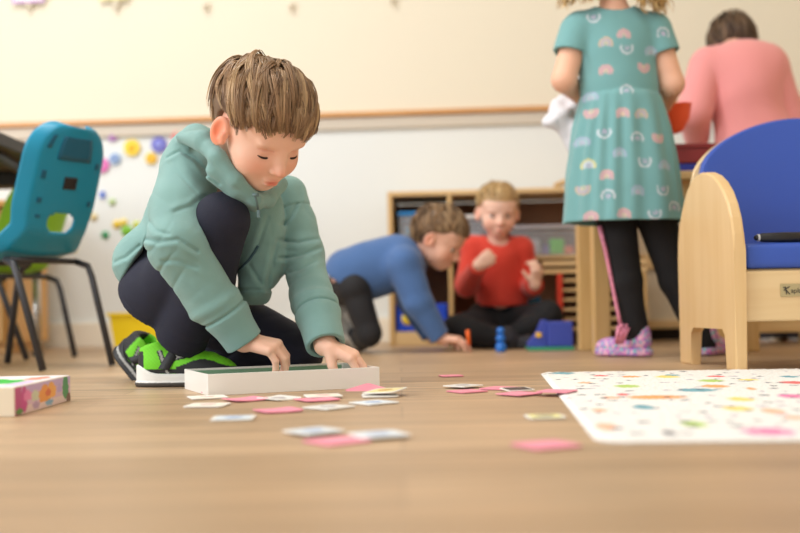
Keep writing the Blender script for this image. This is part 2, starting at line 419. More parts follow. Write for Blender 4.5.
# ------------------------------------------------------------------ the boy in the teal sweatshirt
m_skin = mat('skin', (226, 172, 146), .5, attr=True, sss=.12, bump=.08, bscale=500, spec=.4)
m_hair = mat('hair', (120, 90, 62), .42, attr=True, spec=.5)
m_teal = mat('teal_fleece', (112, 158, 152), .9, bump=.8, bscale=900, var=.05, vscale=25, sheen=.25, attr=True)
m_navy = mat('navy_cloth', (26, 29, 48), .85, bump=.6, bscale=700, var=.1, vscale=30)
SKIN = lin(240, 194, 170)
bC = P(262, 124.5, 1.85); bM = head_axes(46, 39, -5); bs = 1.0
shR, elR, wrR = P(192, 170, 1.95), P(178, 246, 1.845), P(244, 341, 1.885)
shL, elL, wrL = P(288, 195, 2.04), P(303, 253, 2.02), P(325, 345, 1.893)
kneR, ankR = P(222, 220, 1.865), P(180, 340, 1.982)
kneL, ankL = P(298, 352, 2.05), P(160, 362, 2.16)
hipR, hipL = P(157, 300, 2.03), P(190, 303, 2.12)
chest, pelv = P(222, 200, 2.0), P(165, 270, 2.09)
hR = hand(wrR, (.95, -.12, -.22), (.25, -.35, 1), (0, 1, 0), curl=(48, 32, 18), s=1.0, spread=.3, thumb=(.6, .5, -.6))
hL = hand(wrL, (.80, -.10, -.34), (.45, -.25, 1), (-.2, -1, 0), curl=(34, 26, 16), s=.96, spread=.35, thumb=(.55, .35, -.75), seed=2)
neck0 = bC + bM @ V3(0, -.03, -.055); neck1 = P(224, 182, 1.97)
bodyP = [rc(chest, pelv, .060, .050, .03), rc(shR + V3(0, 0, -.012), shL + V3(-.012, 0, -.02), .028, .024, .03), rc(neck0, neck1, .036, .042, .02)]
for a, b_, c_ in ((shR, elR, wrR), (shL, elL, wrL)): bodyP += chain([a + V3(0, .008, -.008), b_, c_], [.025, .024, .0195], .008)
for a, b_, c_ in ((hipR, kneR, ankR), (hipL, kneL, ankL)): bodyP += chain([a + V3(.01, 0, .012), b_, c_], [.042, .030, .024], .01)
bodyP += [rc(ankR, ankR + V3(.02, 0, -.06), .02, .012, .01), rc(ankL, ankL + V3(-.02, 0, -.05), .02, .016, .01)]
def boy_body(p):
    d = U(p, bodyP)
    for H_, c in ((hR, wrR), (hL, wrL)):
        near = np.linalg.norm(p - c, axis=1) < .17
        e = np.full(len(p), .2)
        if near.any(): e[near] = U(p[near], H_)
        d = smin(d, e, .006)
    q = (p - bC) @ bM; near = np.linalg.norm(q, axis=1) < .17
    e = np.linalg.norm(q, axis=1) - .12
    if near.any(): e[near] = head_sdf(q[near])
    return smin(d, e, .008)
HB = .0017 * QS
boy = sdf_obj('person', boy_body, (-.62, 1.70, -.01), (-.06, 2.26, .52), HB, m_skin, None, skin_cols(SKIN, bC, bM))
tag(boy, 'boy in teal zip sweatshirt crouching over a white box lid, brown hair', 'person')
# eyelashes and brows
m_lash = mat('lash', (52, 34, 26), .7); m_brow = mat('brow', (122, 88, 62), .8)
for sx in (1, -1):
    lb = MB(); pts = []
    for t in np.linspace(-1, 1, 9):
        q = V3(sx * .0275 + t * .0130, .0548 + .0134 * math.sqrt(max(0, 1 - (t * .80) ** 2)), -.0200 - .0024 * (1 - t * t))
        pts.append(bC + bM @ q)
    lb.tube(pts, [.0006, .0012, .0017, .0019, .0020, .0019, .0017, .0012, .0006], 6); lb.build('eyelashes', m_lash, boy)
    lb = MB()
    pts = [bC + bM @ V3(sx * (.014 + .028 * t), .0722 - .013 * t * t, .0045 + .004 * math.sin(t * 2.6)) for t in np.linspace(0, 1, 7)]
    lb.tube(pts, [.0008, .0014, .0016, .0015, .0012, .0008, .0004], 6); lb.build('eyebrow', m_brow, boy)
# hair
HC_B = [lin(146, 114, 82), lin(160, 126, 92), lin(124, 94, 66), lin(190, 158, 118), lin(150, 118, 84), lin(170, 138, 102)]
def boy_zend(p):
    a = math.atan2(p[0], p[1])  # 0 = front
    f = abs(a)
    if f < .8: return .020 - .010 * (p[0] < 0) * abs(p[0]) / .05 + .006 * math.sin(p[0] * 130)
    if f < 1.15: return .014 - (f - .8) * .04
    if f < 1.40: return -.002
    if f < 2.0: return .022
    return .016 - .070 * min(1, (f - 2.0) / .5)
def boy_reg(p):
    f = abs(math.atan2(p[0], p[1]))
    return p[2] > (.052 if f < 1.0 else (.012 if f < 1.9 else -.045))
def hair_cap(zl, th):
    def f(p_, C, M, s):
        q = (p_ - C) @ M / s
        d = scalp_d(q, th)
        fr = np.abs(np.arctan2(q[:, 0], q[:, 1]))
        zz = np.interp(fr, [0, .9, 1.3, 1.75, 2.4, 3.2], zl)
        d = smax(d, zz - q[:, 2], .004)
        d = smax(d, -(scalp_d(q, -.012)), .001)
        return (d + .0012 * np.sin(q[:, 0] * 420 + 3 * np.sin(q[:, 1] * 60)) * (q[:, 2] > -.2)) * s
    return f
capf = hair_cap([.034, .030, .012, .018, -.050, -.058], .0085)
hair = sdf_obj('hair', lambda p: capf(p, bC, bM, 1.0), bC - .13, bC + .13, .0025 * QS, m_hair, boy, lambda V: np.tile(lin(116, 88, 62), (len(V), 1)) * (1 + .2 * wav(V, 90, 2))[:, None])
cl = clumps(int(560 / QS), bC, bM, 1.0, boy_zend, region=boy_reg, seed=5, lift=.0150, steps=15, fwd=.55, wob=.22, crown=(-.030, -.050, .088), down=.35, sidelift=.72)
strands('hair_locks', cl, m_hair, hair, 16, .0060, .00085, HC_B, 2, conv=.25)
# sweatshirt
seamR, seamL = elR + (wrR - elR) * .70, elL + (wrL - elL) * .66
slR = chain([shR, P(180, 208, 1.89), elR, P(212, 300, 1.868), seamR, wrR], [.054, .050, .049, .041, .038, .034], .012)
slL = chain([shL, P(298, 225, 2.03), elL, P(312, 297, 1.962), seamL, wrL], [.035, .033, .037, .039, .039, .034], .012)
dR, dL = nrm(wrR - seamR), nrm(wrL - seamL)
def crease(p, dr, f, seed, sharp=3, wf=14, wa=2.6, side=None):
    ph = (p @ np.asarray(dr, float)) * f + wa * wav(p, wf, seed, .9)
    m_ = np.clip(.25 + 1.2 * wav(p, wf * 1.3, seed + 7, .8), 0, 1)
    return (1 - np.abs(np.sin(ph))) ** sharp * m_
def sleeve(p, sl, el_, wr, sm, dr, seed):
    d = U(p, sl)
    r = np.linalg.norm(p - el_, axis=1)
    s = (p - el_) @ dr
    up = (p - sl[0][1]) @ nrm(el_ - sl[0][1])
    d = d + .0060 * crease(p, dr + V3(.25, 0, 0), 58, seed, 3, 24, 3.2) * np.exp(-(r / .075) ** 2)
    d = d + .0040 * crease(p, V3(.9, .2, .55), 40, seed + 3, 3, 20, 3) * np.exp(-((up - .05) / .09) ** 2)
    d = d + .0018 * wav(p, 26, seed + 5, 1.4) + .0016 * wav(p, 14, seed + 1, 1.2) + .0010 * wav(p, 60, seed + 8, 1.4)
    t = (p - sm) @ dr
    d = d + .0050 * np.exp(-(t / .0022) ** 2) + .0022 * np.sin((t + .012) * 170 + wav(p, 30, seed)) * np.exp(-((t + .02) / .02) ** 2)
    d = np.maximum(d, (p - wr) @ dr - .002)
    return smax(d, -ev(rc(wr - dr * .03, wr + dr * .03, .022, .0285), p), .004)
hem_n = V3(-.85, -.1, .53); hem_o = P(134, 266, 2.05)
n2 = P(224, 182, 1.97)
torso = [rc(P(224, 203, 2.0), P(168, 262, 2.09), .082, .083, .03), rc(shR, shL, .054, .044, .04), rc(P(200, 160, 1.96), P(180, 215, 2.06), .05, .06, .03)]
front = [rc(P(258, 208, 1.985), P(262, 262, 2.0), .046, .043, .02), rc(P(262, 262, 2.0), P(256, 284, 1.99), .043, .032, .02), rc(P(244, 296, 2.0), P(262, 296, 2.0), .0165, .0165, .012)]
backh = [rc(P(137, 260, 2.05), P(160, 256, 2.1), .044, .06, .02), rc(P(135, 270, 2.03), P(146, 250, 2.05), .034, .04, .02)]
hoodc = chain([P(184, 146, 1.93), P(196, 140, 1.98), P(212, 143, 2.0)], [.022, .026, .024], .012) + chain([P(181, 137, 1.90), P(203, 141, 1.86)], [.0095, .020], .012)
coll = chain([P(203, 141, 1.865), P(218, 158, 1.83), P(236, 180, 1.83), P(254, 199, 1.855), P(268, 200, 1.90), P(280, 184, 1.96)], [.016, .0145, .0125, .0115, .0125, .014], .008)
coll2 = chain([P(215, 172, 1.84), P(236, 190, 1.85), P(254, 204, 1.875)], [.016, .015, .012], .01)
def fold(p, px, Y, w_, amp):
    q = p[:, [0, 2]]; best = np.full(len(p), 9.0); sd = np.zeros(len(p)); n = len(px) - 1
    for i in range(n):
        a, b = P(*px[i], Y)[[0, 2]], P(*px[i + 1], Y)[[0, 2]]; ab = b - a; t = (q - a) @ ab / (ab @ ab); tc_ = np.clip(t, 0, 1)
        r = q - a - tc_[:, None] * ab; dd = np.sqrt((r ** 2).sum(1)); m_ = dd < best
        best[m_] = dd[m_]; sd[m_] = (r[:, 0] * ab[1] - r[:, 1] * ab[0])[m_] / np.linalg.norm(ab)
    near = np.clip((Y + .03 - p[:, 1]) / .02, 0, 1)
    return near * (amp * np.exp(-(best / w_) ** 2) - amp * .8 * np.exp(-((sd - 2.6 * w_) / (2.0 * w_)) ** 2 - (best / (5 * w_)) ** 2))
FOLDS = [([(149, 240), (166, 243), (184, 241), (200, 252)], 1.84, .0034, .0046), ([(148, 221), (160, 232), (174, 236)], 1.84, .0030, .0030), ([(168, 262), (184, 262), (200, 268)], 1.85, .0032, .0026), ([(205, 197), (196, 208), (182, 214)], 1.88, .0035, .0030),
         ([(281, 240), (298, 243), (318, 238)], 1.99, .0034, .0042), ([(281, 258), (300, 256), (323, 246)], 1.98, .0034, .0044), ([(290, 273), (302, 270), (314, 263)], 1.98, .0030, .0028), ([(283, 226), (292, 216), (296, 204)], 2.0, .0035, .0030),
         ([(277, 240), (272, 262), (267, 286)], 1.96, .0036, .0040), ([(250, 266), (259, 280), (271, 294)], 1.96, .0034, .0036), ([(268, 218), (262, 236), (257, 250)], 1.96, .0036, .0028),
         ([(166, 157), (180, 151), (196, 160), (212, 178), (226, 188)], 1.90, .0028, .0034), ([(300, 165), (309, 180), (306, 198)], 2.0, .0022, .0028), ([(118, 262), (130, 258), (143, 246)], 2.03, .0034, .0034)]
def boy_hoodie(p):
    d = U(p, torso)
    d = d + .004 * wav(p, 24, 4, 1.0) + .003 * crease(p, V3(-.6, 0, .8), 40, 9, 3, 20, 3)
    d = smax(d, -(p - hem_o) @ nrm(hem_n), .008)
    d = smin(d, U(p, backh) + 0, .02)
    d = smax(d, -(p - hem_o) @ nrm(hem_n) - .0, .006)
    fr = U(p, front)
    fr = fr + .009 * crease(p, V3(.9, 0, .45), 38, 6, 5) * np.clip((.34 - p[:, 2]) / .15, .3, 1) + .002 * wav(p, 30, 9)
    zt = np.abs((p - P(256, 250, 1.99)) @ nrm(V3(1, .25, -.12)))
    hemz = (p[:, 2] - (P(256, 290, 2.0)[2])); fr = fr + .003 * np.exp(-(hemz / .002) ** 2)
    d = smin(d, fr, .02)
    d = smin(d, U(p, hoodc) + .002 * wav(p, 60, 2), .012)
    c = U(p, coll + coll2) + .0005 * wav(p, 70, 1)
    d = smin(d, c, .006)
    a = sleeve(p, slR, elR, wrR, seamR, dR, 1); b_ = sleeve(p, slL, elL, wrL, seamL, dL, 5)
    d = smin(d, a, .007); d = smin(d, b_, .007)
    # armhole seam
    sh = np.abs((p - shL) @ nrm(elL - shL) - .030); near = np.exp(-(np.linalg.norm(p - shL, axis=1) / .07) ** 4)
    d = d + .0022 * np.exp(-(sh / .0020) ** 2) * near
    for f_ in FOLDS: d = d + fold(p, *f_)
    q = (p - bC) @ bM
    d = smax(d, -(U(q, [el(CRAN[0], CRAN[1] + .002), el((0, .020, -.035), (.058, .058, .068), .02)])), .003)
    d = smax(d, -ev(rc(neck0, neck0 + (neck1 - neck0) * .2, .034, .034), p), .004)
    return d
TEAL = lin(128, 170, 166)
sw = sdf_obj('hooded_sweatshirt', boy_hoodie, (-.64, 1.72, .02), (-.05, 2.26, .50), .0022 * QS, m_teal, boy, lambda V: np.tile(TEAL, (len(V), 1)))
# trousers
pants = [rc(pelv, P(160, 296, 2.04), .068, .070, .03), rc(P(160, 297, 2.04), P(170, 290, 2.12), .070, .07, .03), rc(P(158, 303, 2.02), kneR, .066, .043, .02), rc(kneR, P(206, 288, 1.92), .044, .048, .015), rc(P(206, 288, 1.92), ankR + V3(0, 0, .0), .047, .047, .015)]
pants2 = [rc(P(180, 300, 2.1), kneL, .068, .046, .02), rc(kneL, ankL, .044, .034, .012)]
def boy_pants(p):
    d = U(p, pants)
    e = U(p, pants2)
    d = d + .006 * crease(p, V3(.4, 0, 1), 50, 3) * np.clip((.24 - p[:, 2]) / .10, 0.25, 1) + .0015 * wav(p, 30, 2)
    e = e + .007 * crease(p, V3(-.2, .3, 1), 75, 7, wf=10) + .0015 * wav(p, 40, 5)
    dn = nrm(ankR - P(206, 288, 1.92))
    d = np.maximum(d, (p - ankR) @ dn)
    d = smax(d, -ev(rc(ankR - dn * .02, ankR + dn * .05, .034, .042), p), .003)
    t = (p - ankR) @ dn + .012; d = d + .0012 * np.exp(-(t / .0015) ** 2)
    e = np.maximum(e, -(p[:, 0] - (ankL[0] + .01)))
    d = smin(d, e, .01)
    return np.maximum(d, .003 - p[:, 2])
sdf_obj('trousers', boy_pants, (-.62, 1.76, -.01), (-.08, 2.28, .34), .0026 * QS, m_navy, boy)
# zipper on the sweatshirt
zb = MB(); zp = [P(255, 196, 1.825), P(257, 203, 1.835), P(258, 209, 1.845)]
zb.tube(zp, .0022, 6); zb.box(P(258.5, 214, 1.84), (.0055, .0025, .013), bev=.001)
zb.tube([P(252.5, 195, 1.822), P(259, 195, 1.822)], .003, 6)
zb.build('zipper', mat('zip_metal', (96, 122, 124), .4), sw)
# pocket line with darker piping, laid on the cloth by ray
def onto(o, u, v):
    org = Vector((0, 0, CH)); d = (Vector(P(u, v, 2.0)) - org).normalized()
    ok, loc, n, i = o.ray_cast(org, d); return (np.array(loc) if ok else None)
zb = MB(); pts = [onto(sw, u, v) for u, v in ((258, 246), (254, 253), (249, 260), (243, 266), (237, 272))]
pts = [q for q in pts if q is not None]
if len(pts) > 2: zb.tube([q + V3(0, -.0005, 0) for q in pts], .0026, 6); zb.build('pocket_trim', mat('piping', (58, 92, 104), .7), sw)
# shoes
m_lime = mat('lime_mesh', (112, 214, 32), .6, bump=.5, bscale=900, attr=True)
m_sole = mat('shoe_rubber', (230, 230, 226), .55, attr=True)
m_blk = mat('black_strap', (40, 42, 46), .6, bump=.3, bscale=800)
def shoe(org, fx, up, parent, L_=.178, cols=None, h=.0022, strap=True):
    """fx: heel to toe, up: sole to collar"""
    fx = nrm(fx); up = nrm(np.asarray(up) - fx * np.dot(fx, up)); sd = np.cross(up, fx); Q = np.stack([fx, sd, up], 1); k = L_ / .178
    cf, cs = cols
    foot = [el((.040, 0, .0), (.040, .030, .05), .02), el((.125, .004, .0), (.055, .038, .05), .03), el((.085, 0, 0), (.06, .031, .05), .02)]
    def sole(p):
        q = (p - org) @ Q / k; q2 = q * V3(1, 1, .12)
        d = U(q2, foot); w = .0025 * np.clip(np.sin(q[:, 0] * 90 + .5), -1, 1)
        d = smax(d, q[:, 2] - .022 - .016 * np.exp(-((q[:, 0] - .004) / .022) ** 2) - .004 * np.exp(-((q[:, 0] - .16) / .03) ** 2), .004)
        d = smax(d, -q[:, 2] + .0 + .004 * np.clip((q[:, 0] - .13) / .05, 0, 1) ** 2, .003)
        d = d + .002 * np.exp(-((q[:, 2] - .010) / .0015) ** 2) - .003 * np.exp(-((q[:, 2] - .005) / .006) ** 2)
        return d * k
    up_ = [el((.042, 0, .035), (.038, .027, .034), .02), el((.125, .004, .022), (.052, .034, .030), .03), el((.085, 0, .034), (.05, .028, .030), .025),
           rc((.040, 0, .05), (.034, 0, .070), .026, .027, .02), rc((.075, 0, .055), (.056, 0, .072), .018, .014, .015)]
    def upper(p):
        q = (p - org) @ Q / k; d = U(q, up_); d = smax(d, .012 - q[:, 2], .003)
        d = smax(d, -ev(rc((.045, 0, .065), (.040, 0, .11), .019, .025), q), .004)
        d = smax(d, (q - V3(.04, 0, .078)) @ nrm(V3(-.35, 0, 1)), .005)
        d = d + .001 * np.sin(q[:, 0] * 220) * ((q[:, 2] > .05) & (q[:, 0] > .07))
        return d * k
    lo, hi = org - .2 * k, org + .2 * k
    sh = sdf_obj('shoe', upper, lo, hi, h, m_lime, parent, lambda V: cf((V - org) @ Q / k))
    sdf_obj('sole', sole, lo, hi, h, m_sole, sh, lambda V: cs((V - org) @ Q / k))
    if strap:
        T = lambda x, y, z: org + Q @ (V3(x, y, z) * k)
        # a band over the instep
        pts = [T(.050 + .034 * abs(math.cos(a)) * 0 + .030 * math.sin(a), .0315 * math.cos(a) * 1.02, .022 + .050 * math.sin(a)) for a in np.linspace(.15, PI - .15, 13)]
        vv = []; ff = []
        for i, pnt in enumerate(pts):
            for dx in (-.009, .009):
                for o_ in (0, .003):
                    a = np.linspace(.15, PI - .15, 13)[i]; nn = Q @ V3(.25, math.cos(a), math.sin(a))
                    vv.append(pnt + Q @ V3(dx, 0, -dx * .2) * k + nn * o_)
        for i in range(12):
            a = i * 4; b_ = a + 4
            for s0, s1 in ((0, 1), (1, 3), (3, 2), (2, 0)): ff.append((a + s0, a + s1, b_ + s1, b_ + s0))
        link('strap', mesh_np('strap', vv, ff, None, True), m_blk, sh)
    return sh, (lambda x, y, z: org + Q @ (V3(x, y, z) * k))
LIME, BLK, WHT, GRY = lin(120, 222, 40), lin(34, 36, 40), lin(232, 232, 228), lin(170, 172, 170)
def cf(q):
    c = np.tile(LIME, (len(q), 1)) * (1 + .06 * np.sin(q[:, 0] * 900) * np.sin(q[:, 2] * 900))[:, None]
    z = q[:, 2]; x = q[:, 0]
    dark = ((z < .030 + .016 * np.exp(-((x - .12) / .035) ** 2)) & (x > .075)) | ((x < .018) & (z > .03) & (z < .06)) | (np.abs(z - .026) < .004)
    c[dark] = BLK
    s = np.abs((x - .055) + .35 * (z - .04)) ; l = (s < .0048) & (z < .062); c[l] = BLK
    l = (np.abs(s - .0) < .0022) & (z < .062); c[l] = GRY
    ln = np.abs(z - (.046 + .25 * (x - .06))); l = (ln < .006) & (x > .055) & (x < .095); c[l] = BLK
    l = (ln < .0032) & (x > .055) & (x < .093); c[l] = GRY
    return c
def cs(q):
    c = np.tile(WHT, (len(q), 1)); c[q[:, 2] < .007] = lin(70, 66, 62); return c
sA, TA = shoe(V3(P(137, 385, 1.985)[0], 1.985, .001), V3(1, -.02, 0), V3(0, 0, 1), boy, .182, (cf, cs), .0021 * QS)
def cf2(q):
    c = cf(q); c[(q[:, 0] < .03)] = BLK; return c
def cs2(q):
    c = np.tile(BLK, (len(q), 1)); c[(q[:, 2] > .012)] = GRY; c[(q[:, 2] > .018)] = BLK; return c
# left shoe: toes on the floor, sole turned back to the left
sB, TB = shoe(P(116, 349, 2.19), V3(.50, -.12, -.55), V3(.62, -.30, .55), boy, .165, (cf2, cs2), .0026 * QS)
ground(boy, (float(P(200, 380, 1.98)[0]), 1.98, 0))
# ------------------------------------------------------------------ white lid with cards
m_card_w = mat('card_white', (236, 234, 228), .45); m_pink = mat('card_pink', (240, 150, 172), .5, var=.04, vscale=60)
m_lid = mat('lid_board', (240, 238, 233), .38, var=.02, vscale=12); m_lid_in = mat('lid_inside', (170, 196, 178), .6)
c0 = FL(208, 396); c1 = FL(376, 387.5); ex = nrm(c1 - c0); ey = nrm(np.cross((0, 0, 1), ex)); LW, LD, LH = .290, .176, .034
lid = empty('box_lid', (c0 + ex * LW / 2 + ey * LD / 2), math.atan2(ex[1], ex[0]), label='open white cardboard box lid lying in front of the crouching boy', cat='box')
T_ = .0022
MB().box((0, 0, T_ / 2), (LW - 2 * T_, LD - 2 * T_, T_)).build('bottom_panel', m_lid_in, lid)
for sx, sy, nm in ((0, -1, 'side_panel'), (0, 1, 'side_panel'), (1, 0, 'end_panel'), (-1, 0, 'end_panel')):
    if sy: MB().box((0, sy * (LD / 2 - T_ / 2), LH / 2), (LW, T_, LH), bev=.0007).build(nm, m_lid, lid)
    else: MB().box((sx * (LW / 2 - T_ / 2), 0, LH / 2), (T_, LD - 2 * T_, LH), bev=.0007).build(nm, m_lid, lid)
# green lining on the inner far side
MB().box((0, LD / 2 - T_ - .0004, LH / 2 - .001), (LW - .01, .0006, LH - .005)).build('lining', mat('lining_green', (128, 170, 140), .6), lid)
# ------------------------------------------------------------------ memory cards
PICS = {}
def card(u, v, kind, rot, label, z=.001, tilt=(0, 0), size=.054, pic=None, group=None, bend=0.0):
    p = FL(u, v, z) if not isinstance(u, np.ndarray) else u
    c = empty('memory_card', p, math.radians(rot), label=label, cat='card', group=group or 'memory cards spread on the floor'); c.rotation_euler = (math.radians(tilt[0]), math.radians(tilt[1]), math.radians(rot))
    h = size / 2; n = 8; th = .0014
    xs = np.linspace(-h, h, n); vv = []; 
    def zz(x, y): return bend * ((x / h) ** 2)
    outl = []
    r_ = .006
    for cx, cy, a0 in ((h - r_, h - r_, 0), (-h + r_, h - r_, 90), (-h + r_, -h + r_, 180), (h - r_, -h + r_, 270)):
        for k in range(5): a = math.radians(a0 + k * 22.5); outl.append((cx + r_ * math.cos(a), cy + r_ * math.sin(a)))
    def slab(name, ol, z0, z1, m, par):
        bm = bmesh.new(); a = [bm.verts.new((x, y, z0)) for x, y in ol]; b = [bm.verts.new((x, y, z1)) for x, y in ol]
        bm.faces.new(a[::-1]); bm.faces.new(b)
        for i in range(len(ol)): bm.faces.new((a[i], a[(i + 1) % len(ol)], b[(i + 1) % len(ol)], b[i]))
        if bend:
            bmesh.ops.bisect_plane(bm, geom=bm.verts[:] + bm.edges[:] + bm.faces[:], plane_co=(0, 0, 0), plane_no=(1, 0, 0))
            for s_ in (-.5, .5): bmesh.ops.bisect_plane(bm, geom=bm.verts[:] + bm.edges[:] + bm.faces[:], plane_co=(h * s_, 0, 0), plane_no=(1, 0, 0))
            for q in bm.verts: q.co.z += zz(q.co.x, q.co.y)
        me = bpy.data.meshes.new(name); bm.to_mesh(me); bm.free(); return link(name, me, m, par)
    slab('card_board', outl, 0, th, m_card_w if kind != 'pink' else m_pink, c)
    if kind == 'pic':
        sc = .84
        slab('picture', [(x * sc, y * sc) for x, y in outl], th, th + .0002, PICS[pic], c)
        m2 = PICS[pic + '_dot']; ol = [(.011 * math.cos(k * .45) * (1 + .25 * math.sin(k * 1.3)), .012 * math.sin(k * .45)) for k in range(14)]
        slab('motif', ol, th + .0002, th + .0004, m2, c)
    return c
for k, a, b_ in (('blue', (214, 226, 236), (150, 170, 205)), ('cream', (244, 238, 222), (228, 196, 190)), ('yellow', (240, 226, 160), (214, 170, 90)), ('grey', (228, 228, 224), (176, 170, 172)), ('lime', (232, 228, 150), (150, 140, 120)), ('dark', (50, 40, 44), (60, 50, 50))):
    PICS[k] = mat('picture_' + k, a, .4); PICS[k + '_dot'] = mat('motif_' + k, b_, .4)
card(207.5, 397.5, 'pic', 20, 'cream picture card touching the near left corner of the white lid', pic='cream', size=.056)
card(207.5, 405.5, 'pic', -6, 'cream picture card second from the lid corner, lying nearer the viewer', pic='cream', size=.056)
card(245, 400, 'pink', 34, 'pink card face down against the front of the lid, left of two', bend=.0018)
card(279, 399, 'pic', 52, 'grey picture card tilted up in front of the lid middle', pic='grey', tilt=(2, 0), bend=.0015, size=.05)
card(278, 411, 'pink', 28, 'single pink card lying apart below the row along the lid', bend=.0012)
card(233.5, 418.5, 'pic', 2, 'pale blue picture card alone at the left of the near cards', pic='blue', size=.052)
card(323, 396, 'pic', 12, 'cream picture card overlapping a pink card in front of the lid', pic='cream', z=.003)
card(317, 400, 'pink', 30, 'pink card partly under a cream card by the lid', bend=.0008)
card(329, 407.5, 'pic', 48, 'off white picture card below the pink and cream pair', pic='grey')
card(366, 390, 'pink', 40, 'pink card leaning on the right end of the lid', z=.001, tilt=(8, -10), size=.05)
card(380, 396, 'pic', 5, 'white card under the yellow picture card beside the lid', pic='grey', z=.001)
card(385, 391, 'pic', -24, 'card with yellow picture on top of the pile at the lid right end', pic='yellow', z=.0075, tilt=(3, -3))
card(374, 403, 'pic', 38, 'pale blue card just below the pile at the lid right end', pic='blue')
card(314, 431.5, 'pic', 40, 'blurred pale blue card on the left of the nearest trio', pic='blue', z=.003, size=.052)
card(379, 435, 'pic', 22, 'blurred pale blue card on the right of the nearest trio', pic='blue', z=.0028, size=.054)
card(337, 441.5, 'pink', 36, 'blurred pink card lowest of the nearest trio', size=.054)
card(451, 376, 'pink', 10, 'small far pink card alone beyond the middle group', size=.042)
card(463, 386, 'pic', 44, 'grey picture card left of the pink cards near the rug', pic='grey', z=.003, size=.05)
card(467, 391.5, 'pink', 30, 'pink card under the grey picture card near the rug', size=.05)
card(501, 388.5, 'pink', 55, 'far pink card behind the dark edged card', z=.001, size=.054)
card(517, 389.5, 'pic', 15, 'dark faced card lying on the pink heap by the rug', pic='dark', z=.0045, size=.044, tilt=(2, 0))
card(519, 394, 'pink', 40, 'nearest pink card of the heap by the rug', z=.002, size=.052)
card(557, 391.5, 'pink', 62, 'pink card whose end lies on the rug edge', z=.0060, size=.05, tilt=(0, 0))
card(545, 417, 'pic', 3, 'card with yellow picture lying left of the rug', pic='lime', size=.045)
card(546, 445.5, 'pink', 24, 'blurred pink card nearest the viewer beside the rug', size=.052)
for k, (a, b_, r_) in enumerate(((-.115, -.03, 10), (-.09, .0, 40), (-.02, .02, 70), (.06, -.01, 25), (.1, .02, 60))):
    q = c0 + ex * (LW / 2 + a) + ey * (LD / 2 + b_); q[2] = .0024 + .0016 * (k == 1)
    card(q, 0, 'pink' if k % 2 == 0 else 'pic', r_, ['pink card inside the lid at its left end', 'grey card inside the lid over the pink one', 'pink card in the lid middle under the boy', 'grey card inside the lid between the hands', 'pink card inside the lid right end'][k], pic='grey', group='cards inside the lid')
# ------------------------------------------------------------------ rug
R0, R1 = FL(597, 444), FL(541, 374.5); ru = nrm(R1 - R0); rv = nrm(np.cross(ru, (0, 0, 1))); RL = np.linalg.norm(R1 - R0); RW = 1.30
nx, ny = int(RW / .0042), int(RL / .0042)
gx, gy = np.meshgrid(np.linspace(0, RW, nx), np.linspace(0, RL, ny), indexing='xy')
# rounded corners
rad = .035
X, Y = gx.copy(), gy.copy()
def squash(a, b, L1, L2):
    return a, b
rs = np.random.RandomState(11)
col = np.tile(lin(236, 235, 232), (ny, nx, 1)); blobs = []
def blob(cx, cy, rx, ry_, c, jag=.35):
    m_ = (np.abs(gx - cx) < rx * 2) & (np.abs(gy - cy) < ry_ * 2)
    if not m_.any(): return
    r = ((gx[m_] - cx) / rx) ** 2 + ((gy[m_] - cy) / ry_) ** 2 + jag * (rs.rand(m_.sum()) - .5)
    w_ = (np.clip((1.05 - r) * 2, 0, 1) * .85)[:, None]; col[m_] = col[m_] * (1 - w_) + np.array(c) * w_
def at_rug(u, v):
    p = FL(u, v, .004) - R0; return p @ rv, p @ ru
RC = {'o': (240, 150, 40), 't': (60, 150, 170), 'g': (170, 205, 70), 'p': (240, 95, 165), 'y': (240, 215, 90), 'k': (60, 60, 80), 'r': (225, 70, 70), 'a': (245, 175, 130)}
for u, v, wd, c in ((656, 397.5, 62, 'o'), (697, 390.5, 40, 't'), (627, 386.5, 26, 'g'), (768, 432, 54, 'p'), (738, 409, 30, 'y'), (694, 424.5, 26, 'g'), (715, 386.5, 28, 'o'), (711, 381, 26, 'g'), (563, 373.5, 24, 't'), (601, 376, 16, 'r'), (631, 377, 20, 'o'), (716, 376.7, 18, 'r'), (793, 382.8, 26, 'r'), (791, 396.5, 24, 'p'), (741, 399.5, 26, 'y'), (643, 407.5, 22, 't'), (600, 410.5, 16, 'a'), (773, 411.5, 22, 'a'), (623, 395, 12, 'r'), (751, 389, 10, 'o'), (606, 427, 22, 'a'), (790, 377, 20, 't'), (748, 380, 18, 'y'), (795, 418, 20, 'a'), (672, 375.5, 16, 't'), (667, 377, 24, 'y'), (585, 383, 14, 'a'), (669, 433.5, 14, 'k'), (612, 398, 18, 'a')):
    x_, y_ = at_rug(u, v); Yd = (R0 + ru * y_)[1]
    blob(x_, y_, wd / 2 / FPX * Yd * 1.05, .034 if wd > 20 else .022, lin(*RC[c]))
for k in range(14):
    if k % 2: blob(rs.uniform(.65, RW), rs.uniform(0, RL), .035, .03, lin(*RC['otgpyra'[rs.randint(7)]]))
rows = np.arange(.04, RL, .052)
for yy in rows:
    x_ = rs.uniform(0, .05)
    while x_ < RW:
        if rs.rand() < .46: blob(x_, yy + rs.uniform(-.007, .007) + .02 * math.sin(x_ * 3), rs.uniform(.004, .0095), rs.uniform(.007, .011), lin(*((70, 70, 88) if rs.rand() < .55 else (170, 160, 176))), .5)
        x_ += rs.uniform(.014, .032)
zz = .0038 + .0014 * rs.rand(ny, nx)
edge = np.minimum(np.minimum(gx, RW - gx), np.minimum(gy, RL - gy)); zz *= np.clip(.35 + edge / .012, 0, 1)
jx = (rs.rand(ny, nx) - .5) * .0016; jy = (rs.rand(ny, nx) - .5) * .0016
